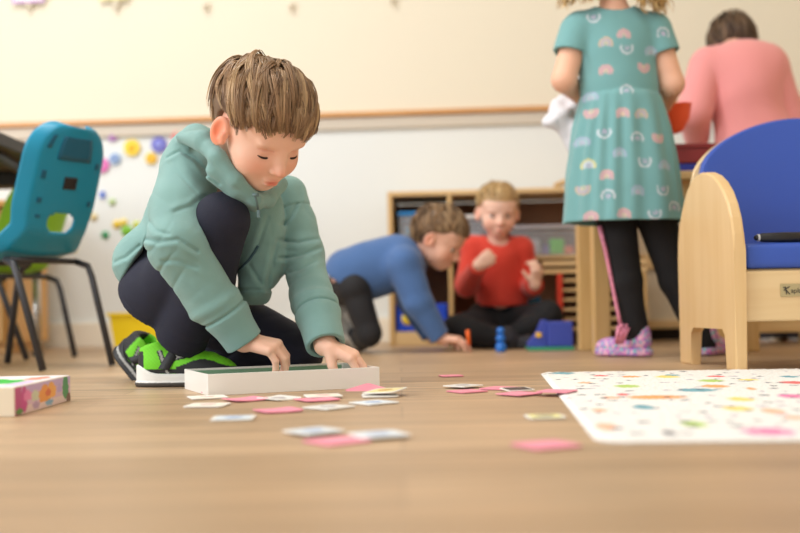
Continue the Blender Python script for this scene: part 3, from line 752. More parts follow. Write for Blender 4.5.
# round the near-left corner
dx, dy = np.maximum(rad - gx, 0), np.maximum(rad - gy, 0); rr = np.sqrt(dx ** 2 + dy ** 2); k_ = np.where(rr > 1e-6, np.minimum(1, (np.maximum(dx, dy) + 1e-9) / (rr + 1e-9)), 1)
X2 = np.where(rr > 0, rad - dx * k_, gx); Y2 = np.where(rr > 0, rad - dy * k_, gy); X2 = np.where(gx > rad, gx, X2); Y2 = np.where(gy > rad, gy, Y2)
Pt = R0[None, None] + (X2 + jx)[..., None] * rv + (Y2 + jy)[..., None] * ru; Pt[..., 2] = zz
idx = np.arange(nx * ny).reshape(ny, nx)
F = np.stack([idx[:-1, :-1], idx[:-1, 1:], idx[1:, 1:], idx[1:, :-1]], -1).reshape(-1, 4)
bord = np.concatenate([idx[0], idx[1:, -1], idx[-1, ::-1][1:], idx[::-1, 0][1:-1]])
low = Pt.reshape(-1, 3)[bord].copy(); low[:, 2] = .0004; nb_ = len(bord); k0 = nx * ny
Fs = np.stack([bord, k0 + np.arange(nb_), k0 + (np.arange(nb_) + 1) % nb_, np.roll(bord, -1)], 1)
rug = link('rug', mesh_np('rug', np.concatenate([Pt.reshape(-1, 3), low]), np.concatenate([F, Fs]), np.concatenate([col.reshape(-1, 3), np.tile(lin(236, 230, 220), (nb_, 1))]), False), mat('rug_wool', (236, 232, 224), .95, attr=True, bump=.6, bscale=600))
tag(rug, 'white rug with rows of coloured dashes and dark specks', 'rug')
# ------------------------------------------------------------------ wooden chair with blue cushions
m_bw = wood('maple_ply', (222, 186, 132), (229, 196, 146), 5, .4, axis=2); m_bwx = wood('maple_rail', (222, 190, 140), (230, 202, 154), 5, .4, axis=0)
m_vin = mat('blue_vinyl', (50, 84, 176), .42, bump=.12, bscale=350, spec=.5); m_blk2 = mat('black_plastic', (24, 24, 28), .45)
bcx, bcy, brot = .624, 2.07, math.radians(-4)
bc = empty('cushioned_chair', (bcx, bcy, 0), 0, label='wooden toddler chair with blue vinyl seat and back, arched side panels', cat='chair')
def side(x, yaw):
    # outline in (depth, height), extruded along x
    D_ = .31; pts = []
    pts += [(0, 0), (.050, 0), (.050, .068), (.064, .082), (D_ - .085, .082), (D_ - .068, .068), (D_ - .068, 0), (D_, 0)]
    pts += [(D_, .19)]
    for k in range(17):
        a = PI * k / 16; cx_ = .170; pts.append((cx_ + (D_ - cx_) * math.cos(a) if a < PI / 2 else cx_ + cx_ * math.cos(a), .225 + .166 * math.sin(a) if True else 0))
    pts += [(0, .16)]
    M = Matrix.Translation((x, 0, 0)) @ Matrix.Rotation(yaw, 4, 'Z') @ Matrix(((0, 1, 0, 0), (1, 0, 0, 0), (0, 0, 1, 0), (0, 0, 0, 1)))
    return MB().prism(pts, 0, .023, M=M, bev=.004)
side(0, math.radians(5)).build('side_panel', m_bw, bc); side(.50, math.radians(-5)).build('side_panel', m_bw, bc)
rail = MB().box((.262, .030, .140), (.478, .022, .096), bev=.004).build('front_rail', m_bwx, bc)
MB().box((.262, .285, .15), (.44, .02, .06), bev=.003).build('rear_rail', m_bwx, bc)
MB().box((.262, .155, .1855), (.474, .25, .012), bev=.002).build('seat_board', m_bwx, bc)
MB().box((.262, .152, .216), (.474, .272, .048), bev=.012, seg=4).build('seat_cushion', m_vin, bc, smooth=True)
# backrest: curved pad on a curved board
def back_pad(off, th, inset, name, m):
    prof = []
    n = 40; W_ = .50; vv = []; ff = []
    for i in range(n + 1):
        s = i / n; x = inset + (W_ - 2 * inset) * s; c_ = (s - .5) * 2
        top = (.395 if th > .02 else .378) + .05 * (1 - abs(c_) ** 9) ** .5 + (.102 - inset) * (1 - abs(c_) ** 1.9) - inset * .3; y = .300 + .035 * (1 - c_ * c_) + off
        z0 = .20
        for z, yy in ((z0, y), (z0, y + th), (top, y + th + .0), (top, y)):
            vv.append((x + .012, yy + (z - .2) * .22, z))
        # rounded top
    for i in range(n):
        a, b_ = i * 4, i * 4 + 4
        for s0 in range(4): s1 = (s0 + 1) % 4; ff.append((a + s0, b_ + s0, b_ + s1, a + s1))
    ff.append((0, 1, 2, 3)); e_ = n * 4; ff.append((e_ + 3, e_ + 2, e_ + 1, e_))
    o = link(name, mesh_np(name, vv, ff, None, True), m, bc)
    o.modifiers.new('b', 'BEVEL').width = .007; o.modifiers['b'].segments = 3; o.modifiers['b'].limit_method = 'ANGLE'; o.modifiers['b'].angle_limit = 1.0
    return o
back_pad(-.03, .028, .012, 'back_cushion', m_vin); back_pad(.000, .014, -.002, 'back_board', m_bwx)
# maker's plate with a small black emblem
pl = MB().box((.124, .0175, .150), (.066, .002, .024), bev=.0006).build('maker_plate', mat('plate', (186, 170, 128), .35, metal=.3), rail)
kb = MB()
for a, b_ in (((.100, .157), (.102, .1425)), ((.0965, .1495), (.108, .157)), ((.102, .150), (.108, .1425)), ((.096, .156), (.101, .153))): kb.tube([(a[0], .0160, a[1]), (b_[0], .0160, b_[1])], .0009, 6)
kb.build('plate_emblem', m_blk2, rail)
f_ = bpy.data.curves.new('t', 'FONT'); f_.body = 'aplan'; f_.size = .013; f_.extrude = .0003
to = bpy.data.objects.new('t', f_); COL.objects.link(to); dg = bpy.context.evaluated_depsgraph_get(); me_ = bpy.data.meshes.new_from_object(to.evaluated_get(dg)); bpy.data.objects.remove(to)
lt = link('plate_lettering', me_, m_blk2, rail); lt.location = (.110, .0162, .1450); lt.rotation_euler = (PI / 2, 0, 0)
# pen
pp = P(762, 239.3, 2.12); pz = .2405
pen = empty('marker_pen', (.80, bcy + .035, pz + .008), math.radians(4), label='black and grey marker pen lying on the blue seat', cat='pen')
MX = Matrix.Rotation(PI / 2, 4, 'Y')
MB().lathe([(0, -.075), (.004, -.072), (.0045, -.066), (.0068, -.062), (.0078, -.03), (.0078, .05)], 18, M=MX).build('barrel', m_blk2, pen)
MB().lathe([(.0081, .01), (.0083, .012), (.0083, .06), (.0075, .064), (0, .065)], 18, M=MX).build('grip_band', mat('grey_plastic', (170, 172, 174), .4), pen)
MB().lathe([(.0055, -.0685), (.0056, -.0675), (.0056, -.066), (.0050, -.065)], 14, M=MX).build('tip_ring', mat('ring', (200, 202, 205), .3), pen)
pen.location = (P(797, 238, 2.105)[0] + .006, 2.108, pz + .0100); pen.scale = (1.2, 1.25, 1.25)
# ------------------------------------------------------------------ teal chair
m_tealp = mat('teal_plastic', (0, 138, 176), .38, bump=.06, bscale=500); m_leg = mat('dark_steel', (62, 62, 66), .4, metal=.4)
m_green = mat('green_plastic', (140, 205, 40), .4)
def shell_chair(A, Cc, mplastic, name, label, ztop=.566, zseat=.28, holes=True, plate=True):
    """A, Cc: floor points of the two rear feet (near, far)"""
    A = np.array(A); Cc = np.array(Cc); s = nrm(Cc - A); f = V3(-s[1], s[0], 0); mid = (A + Cc) / 2
    org = mid + f * .09; root = empty(name, org, math.atan2(f[1], f[0]), label=label, cat='chair', group='moulded plastic chairs')
    # local: x forward, y left(=+), z up. far side is local y = -? keep symmetric
    Wd = .127
    def prof(t):  # t 0 = top of back, 1 = front of seat
        K = [(-.098, ztop), (-.086, ztop - .03), (-.040, zseat + .12), (-.015, zseat + .05), (.03, zseat + .008), (.10, zseat - .004), (.20, zseat + .004), (.27, zseat - .004), (.285, zseat - .02)]
        x = np.interp(t, np.linspace(0, 1, len(K)), [k[0] for k in K]); z = np.interp(t, np.linspace(0, 1, len(K)), [k[1] for k in K]); return x, z
    ts = np.linspace(0, 1, 97); px = np.array([prof(t) for t in ts])
    for _ in range(3): px[1:-1] = (px[:-2] + 2 * px[1:-1] + px[2:]) / 4
    nv, nu = len(ts), 65; G = np.zeros((nv, nu, 3)); tang = np.gradient(px, axis=0); nrmv = np.stack([-tang[:, 1], tang[:, 0]], 1); nrmv /= np.linalg.norm(nrmv, axis=1)[:, None]
    for i, t in enumerate(ts):
        d_top = max(0, (px[0, 1] - px[i, 1])); w_ = Wd * (1 if t > .5 else .90 + .1 * t * 2)
        r_ = .075
        if d_top < r_ and t < .3: w_ = w_ - r_ + math.sqrt(max(0, r_ * r_ - (r_ - d_top) ** 2))
        if t > .93: w_ -= .03 * (t - .93) / .07
        w_ *= 1 - .10 * math.exp(-((t - .38) / .07) ** 2)
        for j in range(nu):
            y = (j / (nu - 1) - .5) * 2
            dish = -.016 * (1 - y * y) + .022 * max(0, abs(y) - .8) / .2
            rib = .0
            G[i, j] = (px[i, 0] + nrmv[i, 0] * dish * 1, y * w_, px[i, 1] + nrmv[i, 1] * dish * 1)
    keep = []
    I = np.arange(nv * nu).reshape(nv, nu)
    for i in range(nv - 1):
        for j in range(nu - 1):
            yc = ((j + .5) / (nu - 1) - .5) * 2; zc = (G[i, j, 2] + G[i + 1, j + 1, 2]) / 2; bk = ts[i] < .45
            hole = bk and ((yc / .36) ** 2 + ((zc - (zseat + .064)) / .024) ** 2 < 1)
            if not (holes and hole): keep.append((I[i, j], I[i, j + 1], I[i + 1, j + 1], I[i + 1, j]))
    sh = link('shell', mesh_np('shell', G.reshape(-1, 3), keep, None, True), mplastic, root)
    so = sh.modifiers.new('s', 'SOLIDIFY'); so.thickness = .007; so.offset = 0
    ss = sh.modifiers.new('u', 'SMOOTH'); ss.factor = .5; ss.iterations = 3
    # handle and slots on the rear face: flat patches, recess shade in their colour
    if plate:
        def on(t, y, out=.006):
            i = int(t * (nv - 1)); j = int((y * .5 + .5) * (nu - 1)); n_ = V3(nrmv[i, 0], 0, nrmv[i, 1]); return G[i, j] , n_
        m_dk = mat('teal_recess_shade', (0, 92, 124), .5)
        def patch(i0, i1, y0, y1, m_, nm, off):
            vv = []; ff = []; ni, nj = 6, 8
            for a in range(ni + 1):
                for b_ in range(nj + 1):
                    fi = (i0 + (i1 - i0) * a / ni) * 2; y = y0 + (y1 - y0) * b_ / nj; rdx = abs(a / ni - .5) * 2; 
                    i = int(fi); fr = fi - i; jj = (y * .5 + .5) * (nu - 1); j = int(jj); fj = jj - j
                    g = (G[i, j] * (1 - fj) + G[i, j + 1] * fj) * (1 - fr) + (G[i + 1, j] * (1 - fj) + G[i + 1, j + 1] * fj) * fr
                    n_ = V3(nrmv[i, 0], 0, nrmv[i, 1]); vv.append(g + n_ * off * SG)
            for a in range(ni):
                for b_ in range(nj): k = a * (nj + 1) + b_; ff.append((k, k + 1, k + nj + 2, k + nj + 1))
            o = link(nm, mesh_np(nm, vv, ff, None, True), m_, sh); q = o.modifiers.new('s', 'SOLIDIFY'); q.thickness = .0016; q.offset = 0; return o
        SG = 1 if nrmv[10, 0] < 0 else -1
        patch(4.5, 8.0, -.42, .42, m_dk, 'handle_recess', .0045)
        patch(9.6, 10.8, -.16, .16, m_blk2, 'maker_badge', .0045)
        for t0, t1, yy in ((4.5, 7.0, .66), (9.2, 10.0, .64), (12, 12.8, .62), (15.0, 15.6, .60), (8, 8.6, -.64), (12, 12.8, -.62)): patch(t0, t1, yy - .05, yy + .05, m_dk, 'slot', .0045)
    # legs
    def L(y, xf, xs_, z1):
        return [(xs_, y * .10, z1), (xs_ * .5 + xf * .5, y * (.115), z1 * .5), (xf, y * np.linalg.norm(Cc - A) / 2, 0.003)]
    hw = np.linalg.norm(Cc - A) / 2
    for y in (-1, 1):
        MB().tube([(.03, y * .105, zseat - .022), (-.005, y * .112, zseat - .034), (-.018, y * (.112), zseat - .06), (-.090, y * hw, .004)], .0085, 10).build('leg', m_leg, root)
        MB().tube([(.20, y * .105, zseat - .022), (.235, y * .112, zseat - .034), (.25, y * (.112), zseat - .06), (.29, y * hw, .004)], .0085, 10).build('leg', m_leg, root)
    MB().tube([(.03, -.105, zseat - .022), (.03, .105, zseat - .022)], .0075, 8).build('seat_bar', m_leg, root)
    MB().tube([(.20, -.105, zseat - .022), (.20, .105, zseat - .022)], .0075, 8).build('seat_bar', m_leg, root)
    return root
shell_chair(FL(43, 372), FL(112.5, 366.5), m_tealp, 'plastic_chair', 'teal moulded plastic chair with oval hole and dark steel legs')
shell_chair(FL(27, 361), FL(75, 357.5), m_green, 'plastic_chair', 'green plastic chair mostly hidden behind the teal one', ztop=.50, zseat=.26, plate=False)
# ------------------------------------------------------------------ dark table at the left edge
m_tbl = mat('table_black', (28, 28, 30), .5); m_under = mat('table_underside', (120, 104, 70), .7); m_chrome = mat('chrome_leg', (190, 186, 180), .25, metal=.8)
tb = empty('classroom_table', (-1.45, 2.85, 0), label='table with black edge at the left side of the picture', cat='table')
MB().box((0, 0, .580), (.88, 1.15, .018), bev=.003).build('table_top', m_under, tb)
eb = MB(); 
for c_, s_ in (((.436, 0, .578), (.014, 1.16, .034)), ((-.436, 0, .578), (.014, 1.16, .034)), ((0, -.574, .578), (.886, .014, .034)), ((0, .574, .578), (.886, .014, .034))): eb.box(c_, s_, bev=.004)
eb.build('edge_band', m_tbl, tb)
for (x, y) in ((.345, .53), (-.38, .45), (-.38, -.45)):
    lg = MB().tube([(x, y, .55), (x, y, .25)], .017, 14).build('leg', m_tbl, tb)
    MB().tube([(x, y, .25), (x, y, .012)], .0125, 14).build('leg_insert', m_chrome, lg)
    MB().lathe([(.0, 0), (.018, 0), (.018, .008), (.013, .014), (0, .014)], 16, M=Matrix.Translation((x, y, 0))).build('leg_glide', m_tbl, lg)
MB().box((.30, .50, .53), (.25, .10, .04), bev=.006).build('leg_bracket', m_tbl, tb)
MB().tube([(.345, .53, .545), (.39, .10, .55), (.39, -.35, .55)], .016, 10).build('crossbar', m_tbl, tb)
# ------------------------------------------------------------------ cabinet at the left
m_oak = wood('oak_cabinet', (214, 160, 88), (232, 184, 112), 4, .45)
cb = empty('wooden_cabinet', (-1.62, 3.80, 0), WROT, label='low orange toned wooden cabinet behind the table at the left edge', cat='cabinet')
MB().box((0, 0, .25), (.72, .34, .44), bev=.004).build('cabinet_body', m_oak, cb)
MB().box((0, 0, .486), (.76, .38, .022), bev=.004).build('cabinet_top', m_oak, cb)
MB().box((0, .01, .015), (.68, .30, .03)).build('plinth', m_oak, cb)
for x in (-.18, .18):
    d_ = MB().box((x, -.180, .25), (.345, .016, .42), bev=.003).build('door', m_oak, cb)
    MB().tube([(x - .13 * (1 if x > 0 else -1), -.198, .30), (x - .13 * (1 if x > 0 else -1), -.198, .38)], .005, 8).build('handle', m_chrome, d_)
# ------------------------------------------------------------------ yellow bin
yb = MB(); a_ = P(131, 330, 3.55)
m_yel = mat('yellow_plastic', (246, 214, 10), .4)
bn = empty('storage_bin', (a_[0] + .05, 3.55, 0), label='yellow plastic bin on the floor behind the crouching boy', cat='bin')
yb.lathe([(0, .0), (.10, 0), (.118, .115), (.128, .118), (.128, .126), (.113, .126), (.095, .006), (0, .006)], 4, M=Matrix.Scale(1.15, 4, (1, 0, 0)) @ Matrix.Rotation(PI / 4, 4, 'Z')); yo = yb.build('bin_body', m_yel, bn)
for p_ in yo.data.polygons: p_.use_smooth = False
# ------------------------------------------------------------------ magnets on the white board
def wall_pt(u, v, off=0):
    # intersect pixel ray with the board front plane
    n_ = V3(.074, 1, 0); o_ = V3(-1.4, 4.06 + .005, 0); d = P(u, v, 1.0) - V3(0, 0, CH); t = ((o_ - V3(0, 0, CH)) @ n_) / (d @ n_); return V3(0, 0, CH) + d * t - nrm(n_) * off
GRP = 'flower magnets on the white board'
def flower(u, v, r, c1, c2, label, petals=9):
    p = wall_pt(u, v, .0); R_ = r * 4.0 / FPX
    m1 = mat('magnet_' + str(c1), c1, .5); m2 = mat('centre_' + str(c2), c2, .5)
    root = empty('flower_magnet', p, WROT, label=label, cat='magnet', group=GRP)
    ol = [(R_ * (1 + .13 * math.cos(petals * a)) * math.cos(a), R_ * (1 + .13 * math.cos(petals * a)) * math.sin(a)) for a in np.linspace(0, 2 * PI, petals * 8, endpoint=False)]
    MB().prism(ol, -.011, -.0005, bev=.002).build('petals', m1, root)
    MB().lathe([(R_ * .45, .0105), (R_ * .42, .0135), (R_ * .2, .016), (0, .0165)], 16, M=Matrix.Rotation(PI / 2, 4, 'X')).build('flower_centre', m2, root)
for a in ((113, 136, 5, (170, 110, 190), (190, 140, 210), 'small mauve flower magnet at the top left of the board group'),
          (132.5, 148, 8, (246, 214, 60), (240, 190, 40), 'largest yellow flower magnet'),
          (159.5, 145, 7.5, (110, 110, 200), (150, 160, 235), 'blue violet flower magnet nearest the boy'),
          (151.5, 158.5, 5.5, (244, 200, 60), (240, 180, 50), 'smaller yellow flower magnet under the blue violet one'),
          (102.5, 165.5, 7, (226, 110, 190), (240, 160, 215), 'pink flower magnet beside the teal chair back'),
          (115.5, 159, 5.5, (150, 180, 220), (130, 150, 210), 'pale blue flower magnet between pink and yellow ones'),
          (176, 133, 6, (235, 130, 130), (240, 170, 160), 'coral flower magnet partly behind the sweatshirt hood')): flower(*a)
def peg(u, v, r, c, label, sq=False, kw='button'):
    p = wall_pt(u, v, .0); R_ = r * 4.0 / FPX; m1 = mat('peg_' + str(c), c, .5)
    M = Matrix.Rotation(PI / 2, 4, 'X')
    root = empty(kw + '_magnet', p, WROT, label=label, cat='magnet', group='small magnets on the white board')
    if sq: MB().box((0, -.006, 0), (R_ * 1.5, .010, R_ * 2.2), bev=.002).build('magnet_cap', m1, root)
    else:
        MB().lathe([(R_, .0005), (R_, .006), (R_ * .8, .009), (0, .010)], 16, M=M).build('magnet_cap', m1, root)
        MB().lathe([(R_ * .35, .009), (R_ * .33, .0125), (0, .0135)], 12, M=M).build('knob', m1, root)
for a in ((103, 195, 3, (50, 100, 210), 'blue rectangular magnet below the pink flower', True), (94, 217, 4, (224, 208, 160), 'beige round magnet left of the green one'), (112.5, 202, 3.6, (190, 214, 160), 'pale green magnet below the blue flower'),
          (105.5, 235, 4, (70, 160, 110), 'dark green round magnet'), (73.5, 248, 4.2, (238, 226, 130), 'lemon yellow magnet lowest by the chair back'), (117, 224.5, 4.2, (240, 210, 70), 'yellow magnet in the cluster by the sleeve, left one'),
          (124, 222.5, 3.8, (244, 222, 110), 'light yellow magnet in the cluster, upper one'), (127, 231, 5.6, (130, 200, 60), 'large lime magnet in the cluster by the sleeve'), (137, 225, 4, (210, 224, 100), 'yellow green magnet at the right of the cluster'), (78, 233, 3.4, (206, 224, 190), 'very pale green magnet above the lemon one')): peg(*a)
# ------------------------------------------------------------------ sheets and hooks high on the wall
m_pap = mat('paper_sheet', (250, 248, 244), .7)
def sheet(u, w_, vb, c, label):
    p = wall_pt(u, vb, .0); W_ = w_ * 4.0 / FPX
    r = empty('paper_sheet', p, WROT, label=label, cat='paper', group='paper sheets hung on the cream wall')
    MB().box((0, -.0165, .14), (W_, .001, .28)).build('page', m_pap, r)
    b_ = MB()
    for c_, s_ in (((0, -.0175, .004), (W_, .001, .008)), ((0, -.0175, .276), (W_, .001, .008)), ((-W_ / 2 + .004, -.0175, .14), (.008, .001, .264)), ((W_ / 2 - .004, -.0175, .14), (.008, .001, .264))): b_.box(c_, s_)
    b_.build('border', mat('border_' + str(c), c, .6), r)
sheet(30, 34, 4, (206, 160, 226), 'sheet with mauve border at the top left of the wall'); sheet(115, 30, 1.2, (246, 232, 160), 'sheet with pale yellow border above the second hook')
m_hook = mat('hook_white', (232, 224, 205), .4)
for i, u in enumerate((30.5, 117, 206, 291, 392)):
    p = wall_pt(u, 7.5 if i < 4 else 1.5, .0)
    h_ = empty('wall_hook', p, WROT, label=['small cream hook under the mauve bordered sheet', 'small cream hook under the yellow bordered sheet', 'small cream hook third along the wall, above the boy', 'small cream hook fourth along the wall', 'small cream hook farthest right along the wall top'][i], cat='hook', group='hooks on the cream wall')
    MB().box((0, -.0125, .006), (.018, .004, .030), bev=.0015).build('hook_plate', m_hook, h_)
    MB().tube([(0, -.014, .0), (0, -.026, -.004), (0, -.030, .004), (0, -.030, .012)], .0035, 8).build('hook_prong', m_hook, h_)
# ------------------------------------------------------------------ picture box at the left
g0 = FL(15, 416.8); gd = V3(0, 1, 0)
gb = empty('puzzle_box', g0, 0, label='game box with colourful cartoon print at the left edge', cat='box')
m_gt = mat('box_print_top', (244, 232, 232), .4, attr=True); GW, GDp, GH = .26, .245, .0385
def printed(name, o_, ax, ay, nx_, ny_, fn, off):
    gxx, gyy = np.meshgrid(np.linspace(0, 1, nx_), np.linspace(0, 1, ny_)); V = np.array(o_)[None, None] + gxx[..., None] * np.array(ax) + gyy[..., None] * np.array(ay)
    idx = np.arange(nx_ * ny_).reshape(ny_, nx_); F = np.stack([idx[:-1, :-1], idx[:-1, 1:], idx[1:, 1:], idx[1:, :-1]], -1).reshape(-1, 4)
    o = link(name, mesh_np(name, V.reshape(-1, 3), F, fn(gxx.ravel(), gyy.ravel()), False), m_gt, gb); q = o.modifiers.new('s', 'SOLIDIFY'); q.thickness = .0005; q.offset = 1; return o
MB().box((-GW / 2, GDp / 2, GH / 2), (GW, GDp, GH), bev=.0012).build('box_body', mat('box_board', (238, 228, 206), .5), gb)
def ell(c, x, y, cx, cy, rx, ry_, rgb):
    m_ = ((x - cx) / rx) ** 2 + ((y - cy) / ry_) ** 2 < 1 + .25 * np.sin(9 * np.arctan2(y - cy, x - cx)); c[m_] = lin(*rgb)
def f_side(x, y):
    c = np.tile(lin(222, 190, 214), (len(x), 1)); c[y > .72] = lin(204, 178, 226); c[y < .3] = lin(236, 214, 214)
    c[x < .10] = lin(196, 70, 140); ell(c, x, y, .14, .45, .05, .5, (206, 60, 150)); ell(c, x, y, .2, .62, .07, .2, (236, 130, 190)); ell(c, x, y, .33, .55, .07, .2, (210, 214, 190)); ell(c, x, y, .50, .52, .11, .34, (244, 160, 60)); ell(c, x, y, .62, .60, .09, .3, (248, 178, 80))
    ell(c, x, y, .56, .55, .05, .14, (226, 110, 60)); ell(c, x, y, .58, .16, .07, .12, (130, 180, 214)); ell(c, x, y, .34, .2, .06, .14, (190, 160, 196)); ell(c, x, y, .9, .55, .06, .5, (70, 150, 90)); ell(c, x, y, .06, .12, .05, .12, (90, 150, 70)); ell(c, x, y, .96, .1, .05, .2, (120, 80, 70)); ell(c, x, y, .78, .6, .05, .18, (196, 170, 220)); return c
def f_top(x, y):
    c = np.tile(lin(246, 238, 240), (len(x), 1)); ell(c, x, y, .70, .42, .22, .26, (60, 200, 70)); ell(c, x, y, .72, .42, .06, .07, (30, 90, 50)); ell(c, x, y, .60, .5, .08, .1, (235, 150, 130)); ell(c, x, y, .9, .72, .06, .16, (244, 150, 130)); ell(c, x, y, .93, .3, .05, .2, (224, 200, 236)); ell(c, x, y, .3, .5, .2, .3, (246, 200, 90)); return c
printed('side_print', (.0002, .001, .0008), (0, GDp - .002, 0), (0, 0, GH - .0016), 90, 24, f_side, 0)
printed('top_print', (-GW + .001, .001, GH + .0001), (GW - .002, 0, 0), (0, GDp - .002, 0), 80, 80, f_top, 0)
def f_fr(x, y):
    c = np.tile(lin(236, 226, 204), (len(x), 1)); ell(c, x, y, .8, .5, .05, .2, (206, 196, 180)); ell(c, x, y, .6, .5, .05, .2, (200, 190, 176)); return c
printed('front_print', (-GW + .001, -.0002, .0008), (GW - .002, 0, 0), (0, 0, GH - .0016), 40, 10, f_fr, 0)
gb.rotation_euler = (0, 0, math.radians(0))
# ------------------------------------------------------------------ low shelf unit
m_map = wood('maple_shelf', (214, 178, 122), (230, 198, 146), 5, .5, axis=0); m_mapz = wood('maple_post', (206, 168, 108), (224, 188, 130), 5, .45, axis=2)
m_brown = mat('dark_back', (150, 110, 82), .7, var=.08, vscale=6)
s0 = FL(390, 346); SW, SD, SH = .74, .30, .505
su = empty('shelf_unit', s0, WROT, label='low open wooden shelf unit against the white wall behind the two boys', cat='shelf')
MB().box((SW / 2, SD / 2, SH - .008), (SW, SD, .016), bev=.002).build('top_board', m_map, su)
for x in (.008, SW - .008): MB().box((x, SD / 2, (SH - .016) / 2), (.016, SD, SH - .016), bev=.002).build('side_board', m_mapz, su)
MB().box((SW / 2, SD - .005, SH / 2), (SW - .032, .008, SH - .04)).build('back_panel', m_brown, su)
MB().box((.203, SD / 2 - .004, .045 + (SH - .061) / 2), (.014, SD - .012, SH - .061), bev=.002).build('divider', m_mapz, su)
MB().box((.106, SD / 2 - .004, .278), (.178, SD - .012, .014), bev=.002).build('shelf_board', m_map, su)
MB().box((.467, SD / 2 - .004, .278), (.512, SD - .012, .014), bev=.002).build('shelf_board', m_map, su)
MB().box((SW / 2, SD / 2, .0225), (SW - .034, SD - .01, .045), bev=.002).build('plinth', m_map, su)
# dark inner linings
for x, y_, sx, sz, z in ((.0175, 0, .002, .2, .385), (.0175, 0, .002, .22, .158), (.2115, 0, .002, .2, .385), (.2115, 0, .002, .22, .158), (.1945, 0, .002, .2, .385), (SW - .0175, 0, .002, .2, .385)):
    pass
RS = Matrix.Rotation(WROT, 4, 'Z')
def on_shelf(x, y, z): return Vector(s0) + RS.to_3x3() @ Vector((x, y, z))
m_clear = mat('clear_plastic', (224, 230, 238), .2, alpha=.20); m_bluelid = mat('blue_lid', (20, 130, 200), .4); m_whitep = mat('white_plastic', (232, 230, 226), .45)
def bin_(name, x, y, z, wx, wy, h, mb, ml, label, group=None, lid=True):
    r = empty(name, on_shelf(x, y, z), WROT, label=label, cat='bin', group=group)
    b = MB(); t = .003
    b.box((0, 0, t / 2), (wx * .92, wy * .92, t))
    for sx, sy in ((1, 0), (-1, 0), (0, 1), (0, -1)):
        if sx: b.box((sx * (wx / 2 - t), 0, h / 2), (t, wy, h))
        else: b.box((0, sy * (wy / 2 - t), h / 2), (wx - 2 * t, t, h))
    b.build('bin_body', mb, r)
    if lid: MB().box((0, 0, h + .005), (wx + .008, wy + .008, .012), bev=.003).build('lid', ml, r)
    return r
bin_('storage_bin', .106, .13, .286, .150, .20, .058, m_whitep, m_whitep, 'white plastic bin under the blue lidded bin on the shelf', lid=True)
bin_('storage_bin', .106, .13, .361, .145, .20, .068, m_clear, m_bluelid, 'clear plastic bin with bright blue lid on the top left shelf')
bin_('storage_bin', .300, .13, .286, .135, .20, .128, m_clear, m_whitep, 'tall clear bin with white lid on the shelf left of the boy in red')
bin_('storage_bin', .505, .12, .286, .215, .20, .088, m_clear, mat('lid_clear', (214, 214, 224), .3, alpha=.7), 'wide clear bin of coloured toys on the shelf right of the boy in red')
def blocks(lst, grp, nm='toy_block', cat='toy'):
    for (x, y, z, sx, sy, sz, c, rz, lb) in lst:
        r = MB().box((0, 0, sz / 2), (sx, sy, sz), bev=min(sx, sy, sz) * .18).build(nm, mat('blk' + str(c), c, .45)); r.location = on_shelf(x, y, z); r.rotation_euler = (0, 0, WROT + rz); tag(r, lb, cat, grp)
blocks([(.550, .055, .291, .046, .036, .050, (90, 224, 50), .3, 'lime green block in the wide clear bin'), (.590, .05, .291, .028, .03, .024, (240, 120, 60), -.2, 'orange block at the right end of the wide clear bin'),
        (.52, .06, .291, .03, .03, .03, (120, 100, 180), .6, 'violet block left of the lime block in the wide clear bin'), (.478, .05, .291, .032, .03, .05, (190, 190, 200), .2, 'grey block in the middle of the wide clear bin'),
        (.44, .05, .291, .034, .03, .036, (160, 120, 110), -.4, 'brown block in the wide clear bin near the boy in red')], 'toy blocks in the wide clear bin')
blocks([(.11, .07, .366, .05, .04, .030, (90, 190, 90), .1, 'green block in the blue lidded bin'), (.07, .07, .366, .03, .03, .026, (90, 160, 190), .5, 'blue grey block in the blue lidded bin'), (.148, .08, .366, .03, .03, .024, (100, 180, 120), .7, 'small green block in the blue lidded bin beside the larger one')], 'toy blocks in the blue lidded bin')
blocks([(.275, .08, .291, .05, .05, .075, (200, 204, 214), .2, 'pale grey block at the left in the tall clear bin'), (.325, .085, .291, .04, .05, .06, (214, 200, 208), -.2, 'pale pink block at the right in the tall clear bin')], 'toy blocks in the tall clear bin')
# bottom left: blue box with yellow disc
r = empty('toy_box', on_shelf(.104, .12, .0455), WROT, label='blue toy box with a yellow disc in the bottom left shelf bay', cat='box')
MB().box((0, 0, .045), (.168, .2, .09), bev=.003).build('box_body', mat('box_blue', (22, 70, 200), .45), r)
MB().lathe([(.0, 0), (.021, 0), (.021, .002), (0, .002)], 24, M=Matrix.Translation((-.045, -.1, .042)) @ Matrix.Rotation(PI / 2, 4, 'X')).build('yellow_disc', mat('disc_yellow', (244, 214, 60), .45), r)
# red toy truck and pale toy
r = empty('toy_truck', on_shelf(.262, .06, .046), WROT, label='red toy truck in the lower bay between the two boys', cat='toy')
MB().box((0, 0, .042), (.09, .05, .03), bev=.006).box((.028, 0, .064), (.034, .046, .026), bev=.006).build('truck_body', mat('toy_red', (214, 70, 50), .4), r)
for x in (-.028, .028):
    for y in (-.027, .027): MB().lathe([(0, -.006), (.015, -.006), (.015, .006), (0, .006)], 16, M=Matrix.Translation((x, y, .015)) @ Matrix.Rotation(PI / 2, 4, 'X')).build('wheel', m_blk2, r)
MB().box((-.0, 0, .022), (.08, .03, .014)).build('chassis', m_blk2, r)
r = empty('toy_house', on_shelf(.325, .16, .046), WROT, label='pale pink toy house in the lower bay behind the boy in red', cat='toy')
MB().box((0, 0, .06), (.07, .07, .12), bev=.004).build('house_wall', mat('toy_pale', (220, 196, 200), .5), r)
MB().prism([(-.042, .12), (.042, .12), (0, .16)], -.04, .04).build('house_roof', mat('toy_mauve', (186, 120, 150), .5), r)
